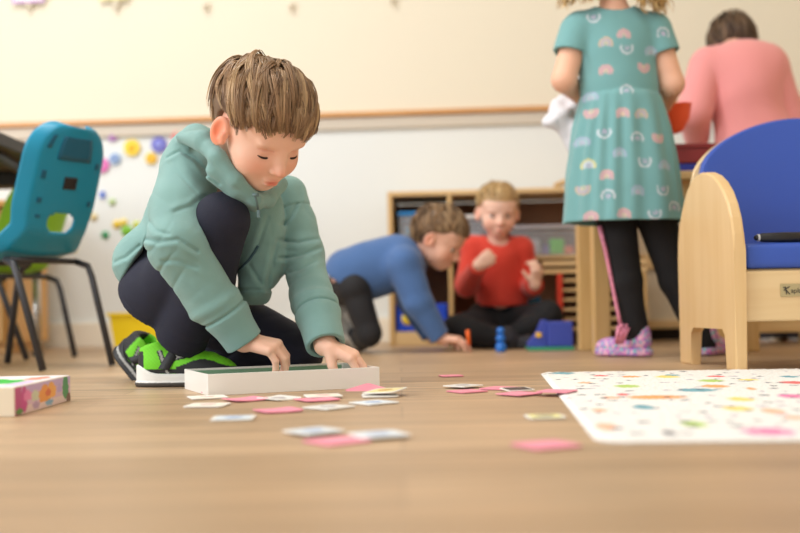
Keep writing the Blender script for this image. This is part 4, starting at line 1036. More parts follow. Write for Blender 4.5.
# light wooden wedge on the shelf top
r = MB().prism([(-.028, -.002), (.034, .020), (.034, .034), (-.030, .012)], -.02, .05, bev=.002).build('wooden_ramp', m_mapz); 
r.location = on_shelf(.575, .03, SH + .003); r.rotation_euler = (0, 0, WROT); tag(r, 'small tilted wooden piece on top of the shelf beside the teal dress', 'block')
# leaning light blue book
r = MB().box((0, 0, .045), (.052, .014, .09), bev=.002).build('picture_book', mat('book_cyan', (50, 160, 215), .4)); r.location = P(537, 305, 3.52); r.location.z = .045; 
r.rotation_euler = (0, math.radians(-24), 0); tag(r, 'light blue book leaning behind the boy in red', 'book'); r.location = (float(P(541, 300, 3.56)[0]), 3.56, .075)
# wooden slatted rack
rk = empty('slatted_rack', (float(P(543, 300, 3.43)[0]), 3.43, 0), WROT, label='low wooden rack of thin shelves behind the table legs', cat='rack')
MB().box((.16, .08, .252), (.32, .17, .014), bev=.002).build('shelf_board', m_map, rk)
MB().box((.16, .08, .228), (.32, .17, .014), bev=.002).build('shelf_board', m_map, rk)
for k in range(6): MB().box((.19, .08, .200 - k * .030), (.26, .16, .009), bev=.001).build('shelf_board', m_map, rk)
MB().box((.31, .08, .11), (.014, .16, .22)).build('side_board', m_mapz, rk); MB().box((.06, .155, .11), (.014, .012, .22)).build('rear_post', m_brown, rk)
MB().box((.18, .168, .115), (.27, .006, .23)).build('back_panel', m_brown, rk)
MB().box((.052, .0, .110), (.017, .017, .22), bev=.002).build('red_post', mat('post_red', (222, 62, 36), .4), rk)
rk.scale = (1, .72, 1)
# toys on the floor between the boys
tg = empty('toy_playset', FL(551, 350.5), 0, label='blue toy playset with ramp and green base beside the table leg', cat='toy')
m_tb = mat('toy_blue', (60, 78, 176), .45)
MB().box((-.0, .03, .005), (.125, .10, .010), bev=.002).build('green_base', mat('toy_green', (60, 150, 110), .5), tg)
MB().box((.026, .03, .045), (.072, .07, .07), bev=.004).build('tower', m_tb, tg)
MB().prism([(-.062, .010), (-.012, .010), (-.010, .085), (-.022, .085), (-.034, .05), (-.062, .022)], -.0, .05, bev=.002).build('ramp', m_tb, tg)
MB().box((-.034, -.002, .044), (.016, .006, .014), bev=.002).build('yellow_door', mat('toy_yel', (240, 190, 60), .5), tg)
tf = empty('toy_figure', FL(501, 352), 0, label='small blue stacked toy figure on the floor before the boy in red', cat='toy')
m_fb = mat('fig_blue', (30, 110, 200), .4)
MB().lathe([(0, 0), (.013, 0), (.0150, .006), (.0150, .020), (.009, .026), (0, .026)], 18).build('base', m_fb, tf)
MB().lathe([(0, .024), (.009, .026), (.0135, .034), (.0125, .043), (.008, .048), (0, .048)], 18).build('body', m_fb, tf)
MB().lathe([(0, .046), (.007, .048), (.0115, .056), (.0085, .066), (0, .069)], 18).build('head', m_fb, tf)
# ------------------------------------------------------------------ activity table
TX0, TY0, TX1, TY1, TZ = .490, 2.80, .905, 3.08, .458
at_ = empty('activity_table', ((TX0 + TX1) / 2, (TY0 + TY1) / 2, 0), 0, label='light wooden table with square legs behind the girl in the teal dress', cat='table')
hx, hy = (TX1 - TX0) / 2, (TY1 - TY0) / 2
MB().box((0, 0, TZ - .011), (hx * 2 + .03, hy * 2 + .03, .022), bev=.004).build('table_top', m_map, at_)
for sx in (-1, 1):
    for sy in (-1, 1): MB().box((sx * (hx - .020) + (.0 if sy > 0 else .0), sy * (hy - .022), (TZ - .022) / 2), (.042, .042, TZ - .022), bev=.004).build('leg', m_mapz, at_)
for sy in (-1, 1): MB().box((0, sy * (hy - .022), TZ - .055), (hx * 2 - .085, .018, .05), bev=.002).build('apron', m_map, at_)
# low cabinet against the wall, right
lc = empty('low_cabinet', (1.215, wallY(1.22) - .115, 0), WROT, label='low cabinet with pale panels and wood rails behind the girl', cat='cabinet')
m_pan = mat('pale_panel', (222, 208, 180), .6)
MB().box((0, 0, .245), (.98, .16, .39), bev=.003).build('cabinet_body', m_pan, lc)
for z, h_ in ((.435, .03), (.262, .052), (.052, .028)): MB().box((0, -.086, z), (.99, .018, h_), bev=.003).build('rail', m_map, lc)
for x in (-.485, 0, .485): MB().box((x, -.084, .245), (.022, .014, .37), bev=.002).build('stile', m_mapz, lc)
MB().box((0, .01, .02), (.92, .12, .04)).build('plinth', mat('plinth_shade', (50, 44, 40), .7), lc)  # dark colour stands in for the shadow in the toe space
# bins on the table, bowl
r = MB().box((0, 0, .0125), (.20, .16, .025), bev=.003).build('storage_tray', mat('tray_blue', (40, 60, 180), .45)); r.location = (.745, 2.93, TZ); tag(r, 'flat blue tray on the wooden table under the maroon bin', 'tray')
r = empty('storage_bin', (.745, 2.93, TZ + .0255), label='maroon plastic bin standing on the blue tray', cat='bin')
m_mar = mat('maroon_plastic', (150, 48, 56), .45); b = MB()
for c_, s_ in (((0, 0, .002), (.18, .14, .004)), ((.088, 0, .026), (.004, .14, .052)), ((-.088, 0, .026), (.004, .14, .052)), ((0, .068, .026), (.172, .004, .052)), ((0, -.068, .026), (.172, .004, .052))): b.box(c_, s_)
b.build('bin_body', m_mar, r); MB().box((0, -.0725, .047), (.19, .005, .01), bev=.001).build('rim', m_mar, r)
# ------------------------------------------------------------------ the other people
m_skin2 = mat('skin_soft', (226, 172, 146), .5, attr=True, sss=.08)
def fig(label, C, M, s, T, limbs, hands_, lo, hi, h, skin, closed=False):
    def f(p):
        d = U(p, T)
        for L_ in limbs: d = smin(d, U(p, L_), .012)
        for H_, c in hands_:
            near = np.linalg.norm(p - c, axis=1) < .2
            e = np.full(len(p), .25)
            if near.any(): e[near] = U(p[near], H_)
            d = smin(d, e, .006)
        q = (p - C) @ M / s; near = np.linalg.norm(q, axis=1) < .19
        e = (np.linalg.norm(q, axis=1) - .12) * s
        if near.any(): e[near] = head_sdf(q[near], closed, False) * s
        return smin(d, e, .01)
    o = sdf_obj('person', f, lo, hi, h, m_skin2, None, skin_cols(skin, C, M, s, .4)); tag(o, label, 'person')
    return o
def eyes(par, C, M, s, iris=(70, 50, 40)):
    me_w = mat('eye_white', (232, 228, 224), .25); me_i = mat('iris' + str(iris), iris, .2)
    for sx in (1, -1):
        c = C + M @ (V3(sx * .0275, .0575, -.0155) * s); mb = MB(); bmesh.ops.create_icosphere(mb.bm, subdivisions=3, radius=.0118 * s)
        for v in mb.bm.verts: v.co += Vector(c)
        e = mb.build('eye', me_w, par, smooth=True)
        mb = MB(); ci = C + M @ (V3(sx * .0275, .0642, -.0160) * s); bmesh.ops.create_icosphere(mb.bm, subdivisions=2, radius=.0080 * s)
        for v in mb.bm.verts: v.co += Vector(ci)
        mb.build('iris', me_i, e, smooth=True)
        mb = MB(); mb.tube([C + M @ (V3(sx * (.016 + .028 * t), .0715 - .012 * t * t, .0065 + .004 * math.sin(t * 2.6)) * s) for t in np.linspace(0, 1, 6)], .0016 * s, 5); mb.build('eyebrow', mat('brow2', (160, 120, 86), .8), par)
def wrinkled(p, d, a=.003, f=26, seed=1): return d + a * wav(p, f, seed, 1.1) + a * .6 * wav(p, f * 2.1, seed + 2, 1.2)
m_red = mat('red_knit', (214, 62, 44), .85, bump=.3, bscale=700, sheen=.2); m_blk3 = mat('black_cloth', (22, 22, 26), .85, bump=.2, bscale=600)
m_blue = mat('blue_sweat', (70, 106, 160), .85, bump=.3, bscale=700, sheen=.2, var=.06, vscale=20)
# --- boy in red
yR = 3.46
rC, rM, rS = P(498, 210, yR - .02), head_axes(3, 12, 2), .84
shA, elA, wrA = P(473, 249, yR), P(467, 285, yR - .03), P(478, 266, yR - .15)
shB, elB, wrB = P(521, 249, yR), P(530, 286, yR - .0), P(535, 285, yR - .13)
peR, chR = P(501, 322, yR + .04), P(497, 268, yR + .02)
hipA, knA, anA = P(487, 326, yR + .02), P(458, 330, yR - .12), P(505, 340, yR - .22)
hipB, knB, anB = P(514, 326, yR + .02), P(547, 316, yR - .12), P(512, 340, yR - .14)
hA = hand(wrA, (.75, -.2, .5), (0, -1, .1), (.2, 0, 1), curl=(70, 70, 40), s=.82, thumb=(.8, .3, -.4)); hB_ = hand(wrB, (.12, -.25, .9), (.5, -.8, 0), (-1, 0, .2), curl=(35, 40, 30), s=.80)
T_R = [rc(peR, chR, .062, .055, .02), rc(shA, shB, .030, .030, .02), rc(P(498, 247, yR), rC + rM @ V3(0, -.02, -.04), .028, .028, .015)]
rb_ = fig('boy in red sweater sitting on the floor, short blond hair', rC, rM, rS, T_R, [chain([shA, elA, wrA], [.026, .022, .017], .006), chain([shB, elB, wrB], [.026, .022, .017], .006), chain([hipA, knA, anA], [.05, .034, .024]), chain([hipB, knB, anB], [.05, .034, .024])],
          [(hA, wrA), (hB_, wrB)], (.10, 2.98, -.01), (.62, 3.60, .60), .0033 * QS, lin(244, 200, 178))
eyes(rb_, rC, rM, rS)
def red_top(p):
    d = U(p, [rc(P(498, 262, yR + .01), P(502, 300, yR + .03), .078, .082, .03), rc(shA, shB, .040, .040, .03)])
    a = U(p, chain([shA, elA, wrA], [.040, .036, .027], .01)); b_ = U(p, chain([shB, elB, wrB], [.040, .037, .028], .01))
    a = np.maximum(a, (p - wrA) @ nrm(wrA - elA)); b_ = np.maximum(b_, (p - wrB) @ nrm(wrB - elB) + .012)
    d = np.maximum(d, P(500, 306, yR)[2] - p[:, 2]); d = smin(smin(d, a, .01), b_, .01)
    d = smax(d, -ev(rc(P(498, 245, yR - .02), P(498, 225, yR - .03), .034, .05), p), .004)
    return wrinkled(p, d, .0028, 24, 3)
sdf_obj('sweater', red_top, (.10, 3.1, .08), (.62, 3.60, .46), .0036 * QS, m_red, rb_)
def blk_p(p):
    d = U(p, [rc(P(487, 320, yR + .03), P(514, 320, yR + .03), .066, .066, .03)])
    for L_ in ([hipA, knA, anA], [hipB, knB, anB]): d = smin(d, U(p, chain(L_, [.062, .046, .034], .015)), .015)
    return np.maximum(wrinkled(p, d, .003, 26, 8), .003 - p[:, 2])
sdf_obj('trousers', blk_p, (.08, 3.0, -.01), (.66, 3.60, .22), .0038 * QS, m_blk3, rb_)
m_sn = mat('dark_sneaker', (46, 46, 54), .7)
def simple_shoe(org, fx, up, par, k, m_up, m_so, colu=None, cols_=None, h=.004):
    fx = nrm(fx); up = nrm(np.asarray(up, float) - fx * np.dot(fx, up)); sd = np.cross(up, fx); Q = np.stack([fx, sd, up], 1)
    def so(p):
        q = (p - org) @ Q / k; d = U(q * V3(1, 1, .2), [el((.040, 0, .0), (.040, .030, .03), .02), el((.125, .004, .0), (.052, .037, .03), .03)])
        d = smax(d, np.abs(q[:, 2] - .010) - .010, .004); return d * k
    def u_(p):
        q = (p - org) @ Q / k; d = U(q, [el((.042, 0, .035), (.037, .028, .034), .02), el((.125, .004, .024), (.050, .033, .026), .03), rc((.044, 0, .05), (.036, 0, .066), .028, .026, .02)])
        d = smax(d, .012 - q[:, 2], .003); return d * k
    s_ = sdf_obj('shoe', u_, org - .2, org + .2, h * QS, m_up, par, (lambda V: colu((V - org) @ Q / k)) if colu else None)
    sdf_obj('sole', so, org - .2, org + .2, h * QS, m_so, s_, (lambda V: cols_((V - org) @ Q / k)) if cols_ else None)
simple_shoe(V3(anA[0] - .02, anA[1] - .0, .004), V3(1, -.1, 0), V3(0, -.25, 1), rb_, .72, m_sn, m_blk2)
simple_shoe(V3(anB[0] + .03, anB[1] + .03, .004), V3(-1, -.1, 0), V3(0, -.25, 1), rb_, .72, m_sn, m_blk2)
BL = [lin(206, 172, 118), lin(186, 150, 98), lin(220, 190, 140), lin(168, 134, 88)]
def kid_zend(z0, z1, z2):
    def z(p):
        f = abs(math.atan2(p[0], p[1])); return float(np.interp(f, [0, .9, 1.35, 1.8, 2.5, 3.2], [z0, z0, z1, z1, z2, z2]))
    return z
def hair_for(par, C, M, s, cols, base, z, n, seed, lift, nper=9, w_=.0013, steps=12, cap=[.040, .036, .018, .008, -.040, -.050], crown=(.0, -.055, .095), th=.008, fwd=.3, curl=0):
    cf_ = hair_cap(cap, th)
    o = sdf_obj('hair', lambda p: cf_(p, C, M, s), C - .14 * s, C + .14 * s, .004 * QS * s, m_hair, par, lambda V: np.tile(lin(*base), (len(V), 1)) * (1 + .2 * wav(V, 90, 2))[:, None])
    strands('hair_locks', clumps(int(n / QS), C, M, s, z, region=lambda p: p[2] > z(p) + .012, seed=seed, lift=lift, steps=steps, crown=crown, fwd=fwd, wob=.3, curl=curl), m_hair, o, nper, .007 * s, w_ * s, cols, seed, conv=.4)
    return o
hair_for(rb_, rC, rM, rS, BL, (170, 136, 90), kid_zend(.044, .018, -.035), 260, 11, .010, steps=10)
ground(rb_, (float(peR[0]), yR, 0))
# --- boy in blue
yB = 3.15
uC, uM, uS = P(440, 237, yB - .02), head_axes(72, 30, 0), .86
shA, elA, wrA = P(404, 264, yB - .07), P(418, 303, yB - .08), P(441, 338, yB - .07)
shB, elB, wrB = P(408, 262, yB + .07), P(412, 302, yB + .09), P(432, 337, yB + .07)
chB, peB = P(402, 263, yB), P(352, 280, yB)
hipA, knA, anA = P(354, 288, yB - .05), P(369, 334, yB - .06), P(352, 343, yB + .16)
hipB, knB, anB = P(340, 288, yB + .06), P(352, 333, yB + .05), P(330, 341, yB + .24)
hA = hand(wrA, (1, -.1, -.12), (.1, -.1, 1), (0, 1, 0), curl=(25, 30, 15), s=.88, spread=.3); hB_ = hand(wrB, (1, 0, -.1), (.1, 0, 1), (0, -1, 0), curl=(25, 30, 15), s=.88)
T_B = [rc(peB, chB, .058, .056, .02), rc(shA, shB, .032, .032, .02), rc(P(412, 256, yB), uC + uM @ V3(0, -.03, -.045), .030, .030, .015)]
bb_ = fig('boy in blue sweatshirt crawling on hands and knees, brown hair', uC, uM, uS, T_B, [chain([shA, elA, wrA], [.03, .025, .019], .006), chain([shB, elB, wrB], [.03, .025, .019], .006), chain([hipA, knA, anA], [.042, .028, .022]), chain([hipB, knB, anB], [.042, .028, .022])],
          [(hA, wrA), (hB_, wrB)], (-.36, 2.98, -.01), (.30, 3.60, .46), .0033 * QS, lin(232, 182, 158))
eyes(bb_, uC, uM, uS)
def blue_top(p):
    d = U(p, [rc(P(350, 277, yB), P(398, 263, yB), .080, .076, .03), rc(P(372, 264, yB), P(398, 256, yB), .06, .055, .03), rc(shA, shB, .046, .046, .03)])
    d = np.maximum(d, -(p - P(343, 285, yB)) @ nrm(V3(.6, 0, .85)))
    a = U(p, chain([shA, elA, wrA], [.048, .040, .028], .01)); b_ = U(p, chain([shB, elB, wrB], [.046, .040, .028], .01))
    a = np.maximum(a, (p - wrA) @ nrm(wrA - elA) + .004); b_ = np.maximum(b_, (p - wrB) @ nrm(wrB - elB) + .004)
    d = smin(smin(d, a, .012), b_, .012); d = smax(d, -ev(rc(P(420, 252, yB), P(432, 240, yB), .036, .05), p), .004)
    return wrinkled(p, d, .0034, 22, 5)
sdf_obj('sweatshirt', blue_top, (-.36, 3.0, .02), (.22, 3.60, .42), .0036 * QS, m_blue, bb_)
m_trk = mat('track_cloth', (30, 30, 34), .8, attr=True)
def blu_p(p):
    d = U(p, [rc(hipA, hipB, .050, .050, .03)])
    for L_ in ([hipA, knA, anA], [hipB, knB, anB]): d = smin(d, U(p, chain(L_, [.044, .033, .032], .015)), .004)
    return np.maximum(wrinkled(p, d, .003, 26, 4), .003 - p[:, 2])
def trk_col(V):
    c = np.tile(lin(30, 30, 34), (len(V), 1)); far = V[:, 1] > yB + .015
    g = lin(176, 174, 168); pat = wav(V, 120, 5) > .1; c[far] = g; c[far & pat] = lin(120, 120, 116); return c
sdf_obj('trousers', blu_p, (-.42, 2.95, -.01), (.05, 3.60, .30), .0038 * QS, m_trk, bb_, trk_col)
simple_shoe(V3(anA[0], anA[1] + .03, .05), V3(-.1, .4, -.4), V3(-.1, .6, .5), bb_, .8, m_sn, m_blk2); simple_shoe(V3(anB[0], anB[1] + .03, .05), V3(-.1, .4, -.4), V3(-.1, .6, .5), bb_, .8, m_sn, m_blk2)
BRN = [lin(150, 118, 84), lin(124, 94, 64), lin(168, 138, 102), lin(104, 78, 54)]
hair_for(bb_, uC, uM, uS, BRN, (112, 86, 60), kid_zend(.030, .010, -.050), 300, 21, .012, nper=10, steps=13)
ground(bb_, (float(chB[0]), yB, 0))
pg = MB().tube([P(469, 345, yB - .10), P(467.5, 330, yB - .10)], [.0045, .0060], 10).build('toy_peg', mat('peg_orange', (244, 104, 22), .4)); tag(pg, 'small orange peg held at the hand of the crawling boy', 'toy'); ground(pg, P(468, 345, yB - .10))
# --- girl in the teal dress
yG = 2.66
gC, gM, gS = P(612, -46, yG + .01), head_axes(180, 18), .92
shA, elA, wrA = P(577, 32, yG), P(564, 80, yG - .02), P(580, 96, yG + .12)
shB, elB, wrB = P(655, 32, yG), P(672, 84, yG - .01), P(662, 108, yG + .13)
kA = [P(614, 205, yG), P(626, 281, yG - .01), P(636, 334, yG)]; kB = [P(652, 205, yG), P(676, 281, yG), P(704, 342, yG)]
hA = hand(wrA, (.2, .9, -.2), (-.3, 0, 1), (0, 0, 1), curl=(50, 50, 30), s=.85); hB_ = hand(wrB, (0, .9, .0), (.6, 0, .8), (0, 0, 1), curl=(40, 45, 30), s=.85)
gel = lambda u, v, rx, ry_, rz, k=.04: el(P(u, v, yG), (rx, ry_, rz), k)
T_G = [gel(617, 55, .078, .055, .12), gel(620, 110, .078, .055, .12), rc(P(612, 190, yG), P(650, 190, yG), .062, .062, .04), rc(P(578, 26, yG), P(652, 26, yG), .030, .030, .02), rc(P(613, 10, yG), gC, .032, .032, .02), gel(622, 160, .075, .06, .10)]
gg = fig('girl seen from behind in teal dress with rainbow print, black leggings', gC, gM, gS, T_G, [chain([shA, elA, wrA], [.032, .029, .021], .008), chain([shB, elB, wrB], [.032, .029, .021], .008), chain(kA, [.040, .030, .024]), chain(kB, [.040, .030, .024])],
         [(hA, wrA), (hB_, wrB)], (.30, 2.40, -.01), (.82, 3.02, 1.20), .0040 * QS, lin(232, 180, 152))
def legg(p):
    d = smin(U(p, chain(kA, [.050, .037, .030], .01)), U(p, chain(kB, [.050, .037, .030], .01)), .006)
    d = smin(d, ev(rc(P(614, 190, yG), P(650, 190, yG), .070, .070), p), .02); return wrinkled(p, d, .002, 30, 3)
sdf_obj('leggings', legg, (.36, 2.45, .0), (.86, 2.85, .50), .0038 * QS, m_blk3, gg)
m_dress = mat('dress_jersey', (104, 168, 164), .85, attr=True, bump=.2, bscale=600, sheen=.2)
zw, zh = P(621, 96, yG)[2], P(621, 223, yG)[2]
def dress(p):
    up = U(p, [gel(617, 55, .094, .068, .13, .03), gel(619, 92, .094, .070, .08, .03), rc(P(581, 28, yG), P(651, 28, yG), .040, .040, .03)])
    up = np.maximum(up, zw - .004 - p[:, 2])
    cx = P(620, 96, yG)[0] + (zw - p[:, 2]) * .02; t = np.clip((zw - p[:, 2]) / (zw - zh), -.05, 1.1)
    th = np.arctan2((p[:, 1] - yG) * 1.25, p[:, 0] - cx); r = np.sqrt((p[:, 0] - cx) ** 2 + ((p[:, 1] - yG) * 1.25) ** 2)
    R_ = .096 + .052 * np.clip(t, 0, 1) ** .8 + .0045 * np.sin(th * 17 + 2 * np.sin(th * 3) + t * 1.5) * np.clip(t * 4, .25, 1) * (1.0 - .3 * t) + .004 * np.sin(th * 6 + 1) * t
    sk = (r - R_) * .8; sk = np.maximum(np.abs(sk + .004) - .004, 0) * 0 + sk
    inner = (r - (R_ - .010)) * .8; sk = np.where(t > .25, np.maximum(sk, -inner), sk)
    sk = np.maximum(sk, p[:, 2] - zw - .003); sk = np.maximum(sk, zh - p[:, 2])
    d = smin(up, sk, .006)
    for a, b_ in ((shA, elA), (shB, elB)):
        e = P(a[0] * 0, 0, 1)[0] * 0; dd = nrm(b_ - a); s_ = ev(rc(a, a + dd * .075, .042, .043), p); s_ = np.maximum(s_, (p - a) @ dd - .058); s_ = np.maximum(s_, -ev(rc(a + dd * .04, a + dd * .12, .036, .040), p)); d = smin(d, s_, .012)
    d = smax(d, -ev(rc(P(613, 8, yG), P(613, -12, yG), .045, .055), p), .003)
    return wrinkled(p, d, .0022, 22, 9) + .002 * np.exp(-((p[:, 2] - zw) / .003) ** 2)
RB = [(597, 14, 'w'), (608, 38, 'o'), (626, 30, 'p'), (629, 48, 'w'), (655, 46, 'v'), (608, 66, 'p'), (647, 66, 'p'), (628, 87, 'w'), (594, 92, 'v'), (594, 112, 'p'), (623, 111, 'p'), (642, 112, 'o'), (605, 134, 'w'), (637, 136, 'w'), (585, 138, 'v'), (659, 139, 'p'), (619, 152, 'v'), (590, 162, 'y'), (644, 164, 'w'), (665, 164, 'v'), (606, 174, 'p'), (585, 190, 'o'), (607, 194, 'w'), (636, 190, 'v'), (662, 192, 'w'), (591, 215, 'p'), (622, 213, 'p'), (653, 216, 'w'), (668, 26, 'w'), (675, 205, 'w')]
RBC = {'w': [(214, 214, 226), (150, 190, 196), (196, 170, 206)], 'o': [(214, 170, 140), (190, 160, 190), (220, 190, 150)], 'p': [(232, 160, 160), (222, 150, 170), (240, 190, 160)], 'v': [(170, 170, 205), (160, 190, 200), (200, 180, 210)], 'y': [(226, 206, 120), (214, 214, 226), (190, 170, 200)]}
def dress_col(V):
    c = np.tile(lin(112, 164, 166), (len(V), 1)); back = V[:, 1] < yG
    for i, (u, v, k) in enumerate(RB):
        q = P(u, v, yG - .09); dx = V[:, 0] - q[0]; dz = (V[:, 2] - q[2]) * (1 if i % 3 else -1) + .006; r = np.hypot(dx, dz)
        for j, (r0, r1) in enumerate(((.0110, .0160), (.0062, .0110), (.0015, .0062))):
            m_ = back & (r > r0) & (r < r1) & ((dz > 0) | ((np.abs(np.abs(dx) - (r0 + r1) / 2) < .003) & (dz > -.008)))
            c[m_] = lin(*RBC[k][j]) * .62 + lin(128, 178, 178) * .38 if not (j == 1 and k == 'w') else c[m_] * .93
    return c
sdf_obj('dress', dress, (.32, 2.42, .28), (.80, 2.90, .92), .0030 * QS, m_dress, gg, dress_col)
# pink fringe down the left legging and the shoes
mt = MB(); lp = [P(596, 226, yG - .03), P(602, 250, yG - .03), P(608, 280, yG - .03), P(614, 310, yG - .03), P(618, 330, yG - .03)]
mt.tube([q + V3(.008, 0, 0) for q in lp], [.006, .005, .0042, .0042, .005], 8)
m_pk = mat('pink_fringe', (236, 150, 180), .7, bump=.8, bscale=300, var=.25, vscale=160)
mt.build('side_fringe', m_pk, gg)
mt = MB()
for a in np.linspace(0, 2 * PI, 7, endpoint=False): mt.tube([P(621, 328, yG - .035), P(621, 328, yG - .035) + V3(.012 * math.cos(a) + .004, -.006, .011 * math.sin(a)), P(619, 343, yG - .03) + V3(.008 * math.cos(a), 0, .004 * math.sin(a))], [.003, .0045, .003], 6)
mt.build('ribbon_bow', m_pk, gg)
m_psh = mat('pastel_shoe', (226, 150, 205), .6, attr=True)
def pc(q):
    n = wav(q, 300, 3, 1.5); n2_ = wav(q, 320, 8, 1.5); c = np.tile(lin(224, 140, 200), (len(q), 1)); c[n > .12] = lin(170, 120, 205); c[n2_ > .22] = lin(130, 200, 205); c[n < -.3] = lin(238, 190, 214); return c
simple_shoe(V3(*(P(651, 352, yG)[:2] - np.array([.004, .03])), .003), V3(-.62, .62, 0), (0, 0, 1), gg, .88, m_psh, m_psh, pc, pc, .0032)
simple_shoe(V3(P(700, 352, yG)[0], yG - .03, .003), V3(.45, .75, 0), (0, 0, 1), gg, .86, m_psh, m_psh, pc, pc, .0032)
# long blond curls
GB = [lin(214, 176, 112), lin(196, 156, 92), lin(228, 196, 138), lin(176, 136, 82)]
gh = hair_for(gg, gC, gM, gS, GB, (186, 146, 90), kid_zend(.040, .010, -.060), 160, 31, .012, steps=12)
R = np.random.RandomState(4); pc_ = []
for k in range(int(150 / QS)):
    a = R.uniform(.42, 1.45) * (1 if k % 5 else -1) * (1 if k % 2 else -1) ; rr_ = R.uniform(.055, .088); root = gC + V3(math.sin(a) * rr_, -math.cos(a) * rr_ * .9, R.uniform(-.06, .02))
    L_ = R.uniform(.10, .155) - root[2] * 0; n_ = 22; t = np.linspace(0, 1, n_); zend = P(612, R.uniform(2, 15) + (10 if math.sin(a) > .1 else 0) - (4 if abs(a) < .35 else 0), yG)[2]
    ph = R.uniform(0, 6); amp = .007 * np.minimum(1, t * 3)
    outw = .02 + .035 * (abs(math.sin(a)) > .3)
    x = root[0] + math.sin(a) * outw * t + amp * np.cos(ph + t * 16); y = root[1] - math.cos(a) * .02 * t - .012 * t + amp * np.sin(ph + t * 16); z = root[2] + (zend - root[2]) * t
    pth = np.stack([x, y, z], 1); nn = np.tile(nrm(V3(math.sin(a), -math.cos(a), 0)), (n_, 1)); pc_.append((pth, nn))
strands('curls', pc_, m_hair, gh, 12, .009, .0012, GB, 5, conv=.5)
ground(gg, (float(P(640, 350, yG)[0]), yG, 0))
# bowl in her right hand, cloth in her left
q = P(671, 116, yG + .16)
bw = MB().lathe([(0, 0), (.022, 0), (.030, .004), (.050, .032), (.058, .066), (.060, .068), (.055, .066), (.046, .032), (.026, .008), (0, .006)], 32, M=Matrix.Translation(Vector(q) + Vector((0, 0, -.045))) @ Matrix.Rotation(math.radians(-6), 4, 'Y')).build('plastic_bowl', mat('bowl_red', (255, 96, 56), .4), None, smooth=True)
tag(bw, 'orange red plastic bowl held at the girl\'s right hand', 'bowl'); ground(bw, q)
m_cl = mat('white_cloth', (226, 226, 232), .8, bump=.2, bscale=300)
def clth(p):
    y0 = yG + .155
    R1_ = np.array([[.55, 0, .83], [0, 1, 0], [-.83, 0, .55]])
    d = U(p, [el(P(566, 112, y0), (.022, .04, .062), .02, R1_), el(P(573, 135, y0), (.018, .04, .050), .015), el(P(558, 118, y0), (.018, .03, .028), .02), el(P(580, 95, y0), (.03, .04, .05), .02), rc(P(563, 125, y0), P(574, 152, y0), .026, .010, .015), rc(P(560, 105, y0), P(545, 122, y0), .028, .008, .015)])
    return d + .006 * (1 - np.abs(np.sin(p @ V3(60, 20, 45) + 2 * wav(p, 25, 2)))) + .004 * wav(p, 40, 3)
cl_ = sdf_obj('cloth', clth, (.28, 2.68, .44), (.54, 2.98, .74), .0035 * QS, m_cl); tag(cl_, 'crumpled white cloth in the left hand of the girl in the dress', 'cloth'); ground(cl_, P(566, 150, yG + .155))
# --- woman in pink
yW = 3.23
wC, wM, wS = P(733, 44, yW + .12), head_axes(184, 52, 6), .80
shA, elA, wrA = P(706, 66, yW), P(694, 112, yW - .03), P(697, 140, yW + .06)
shB, elB, wrB = P(770, 69, yW), P(788, 120, yW), P(788, 150, yW + .12)
peW = P(757, 210, yW)
T_W = [rc(P(738, 90, yW), peW, .060, .085, .05), rc(shA, shB, .04, .04, .03), rc(P(735, 60, yW + .02), wC, .042, .042, .03)]
hA = hand(wrA, (.1, .2, -1), (-1, 0, 0), (0, 1, 0), curl=(20, 25, 15), s=1.1); hB_ = hand(wrB, (0, .6, -.8), (1, 0, 0), (0, 1, 0), curl=(20, 25, 15), s=1.1)
LG = [[P(738, 214, yW), P(735, 235, yW + .30), P(768, 335, yW + .12)], [P(775, 214, yW), P(782, 235, yW + .30), P(794, 335, yW + .14)]]
ww = fig('woman in loose pink sweater seen from behind, bent forward, brown hair', wC, wM, wS, T_W, [chain([shA, elA, wrA], [.04, .033, .024], .01), chain([shB, elB, wrB], [.04, .033, .024], .01)] + [chain(l, [.075, .055, .036]) for l in LG],
         [(hA, wrA), (hB_, wrB)], (.76, 3.0, -.01), (1.26, 3.80, 1.06), .0052 * QS, lin(232, 178, 156))
m_pks = mat('pink_knit', (238, 156, 156), .9, bump=.5, bscale=350, sheen=.3)
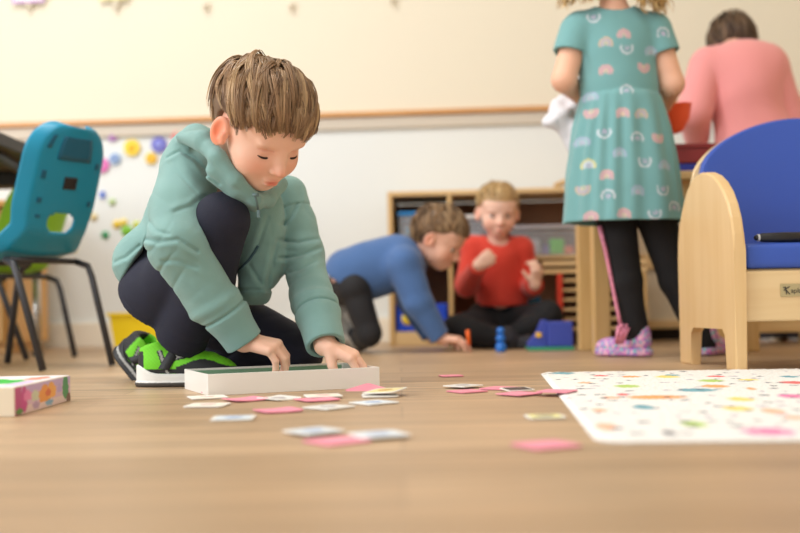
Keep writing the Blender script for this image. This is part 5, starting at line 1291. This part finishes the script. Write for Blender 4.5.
def pink(p):
    d = U(p, [el(P(746, 92, yW), (.108, .095, .15), .05), el(P(758, 150, yW), (.124, .11, .13), .05), rc(P(708, 66, yW), P(768, 66, yW), .054, .054, .05)])
    d = np.maximum(d, P(750, 180, yW)[2] - p[:, 2])
    a = U(p, chain([P(706, 68, yW), elA + V3(0, 0, 0), wrA], [.052, .050, .036], .012)); b_ = U(p, chain([shB, elB, wrB], [.054, .050, .036], .012))
    a = np.maximum(a, (p - wrA) @ nrm(wrA - elA) - .0); d = smin(smin(d, a, .003), b_, .006)
    d = smax(d, -ev(rc(P(732, 45, yW + .06), wC, .05, .06), p), .006)
    return d + .003 * wav(p, 26, 4, 1.2)
sdf_obj('sweater', pink, (.74, 2.95, .40), (1.30, 3.60, 1.02), .0050 * QS, m_pks, ww)
def wtr(p):
    d = U(p, [el(P(758, 205, yW), (.13, .11, .10), .04)] + chain(LG[0], [.085, .065, .042], .02) + chain(LG[1], [.085, .065, .042], .02)); return d + .002 * wav(p, 25, 3)
sdf_obj('trousers', wtr, (.74, 3.0, .01), (1.34, 3.80, .52), .0055 * QS, mat('grey_trousers', (58, 56, 62), .85), ww)
for l in LG: simple_shoe(V3(l[2][0], l[2][1] - .04, .002), V3(0, 1, 0), (0, 0, 1), ww, 1.15, m_whitep, m_whitep, None, None, .005)
WB = [lin(112, 88, 66), lin(92, 70, 52), lin(136, 110, 86), lin(80, 60, 46)]
hair_for(ww, wC, wM, wS, WB, (88, 68, 52), kid_zend(.040, -.060, -.075), 380, 41, .018, nper=10, steps=14, cap=[.040, .0, -.03, -.05, -.06, -.06])
ground(ww, (float(peW[0]), yW, 0))
# child chair under her
wc_ = empty('wooden_chair', (float(peW[0]) + .01, yW + .0, 0), 0, label='low wooden chair under the woman in pink, behind the blue chair', cat='chair')
MB().box((0, -.02, .263), (.34, .24, .020), bev=.005).build('seat', m_map, wc_)
for x in (-.15, .15):
    for y in (-.12, .07): MB().box((x, y, .1265), (.032, .032, .253), bev=.004).build('leg', m_mapz, wc_)
MB().box((0, -.12, .06), (.268, .018, .045), bev=.003).build('stretcher', m_map, wc_)
MB().box((0, .07, .21), (.268, .018, .05), bev=.003).build('stretcher', m_map, wc_)
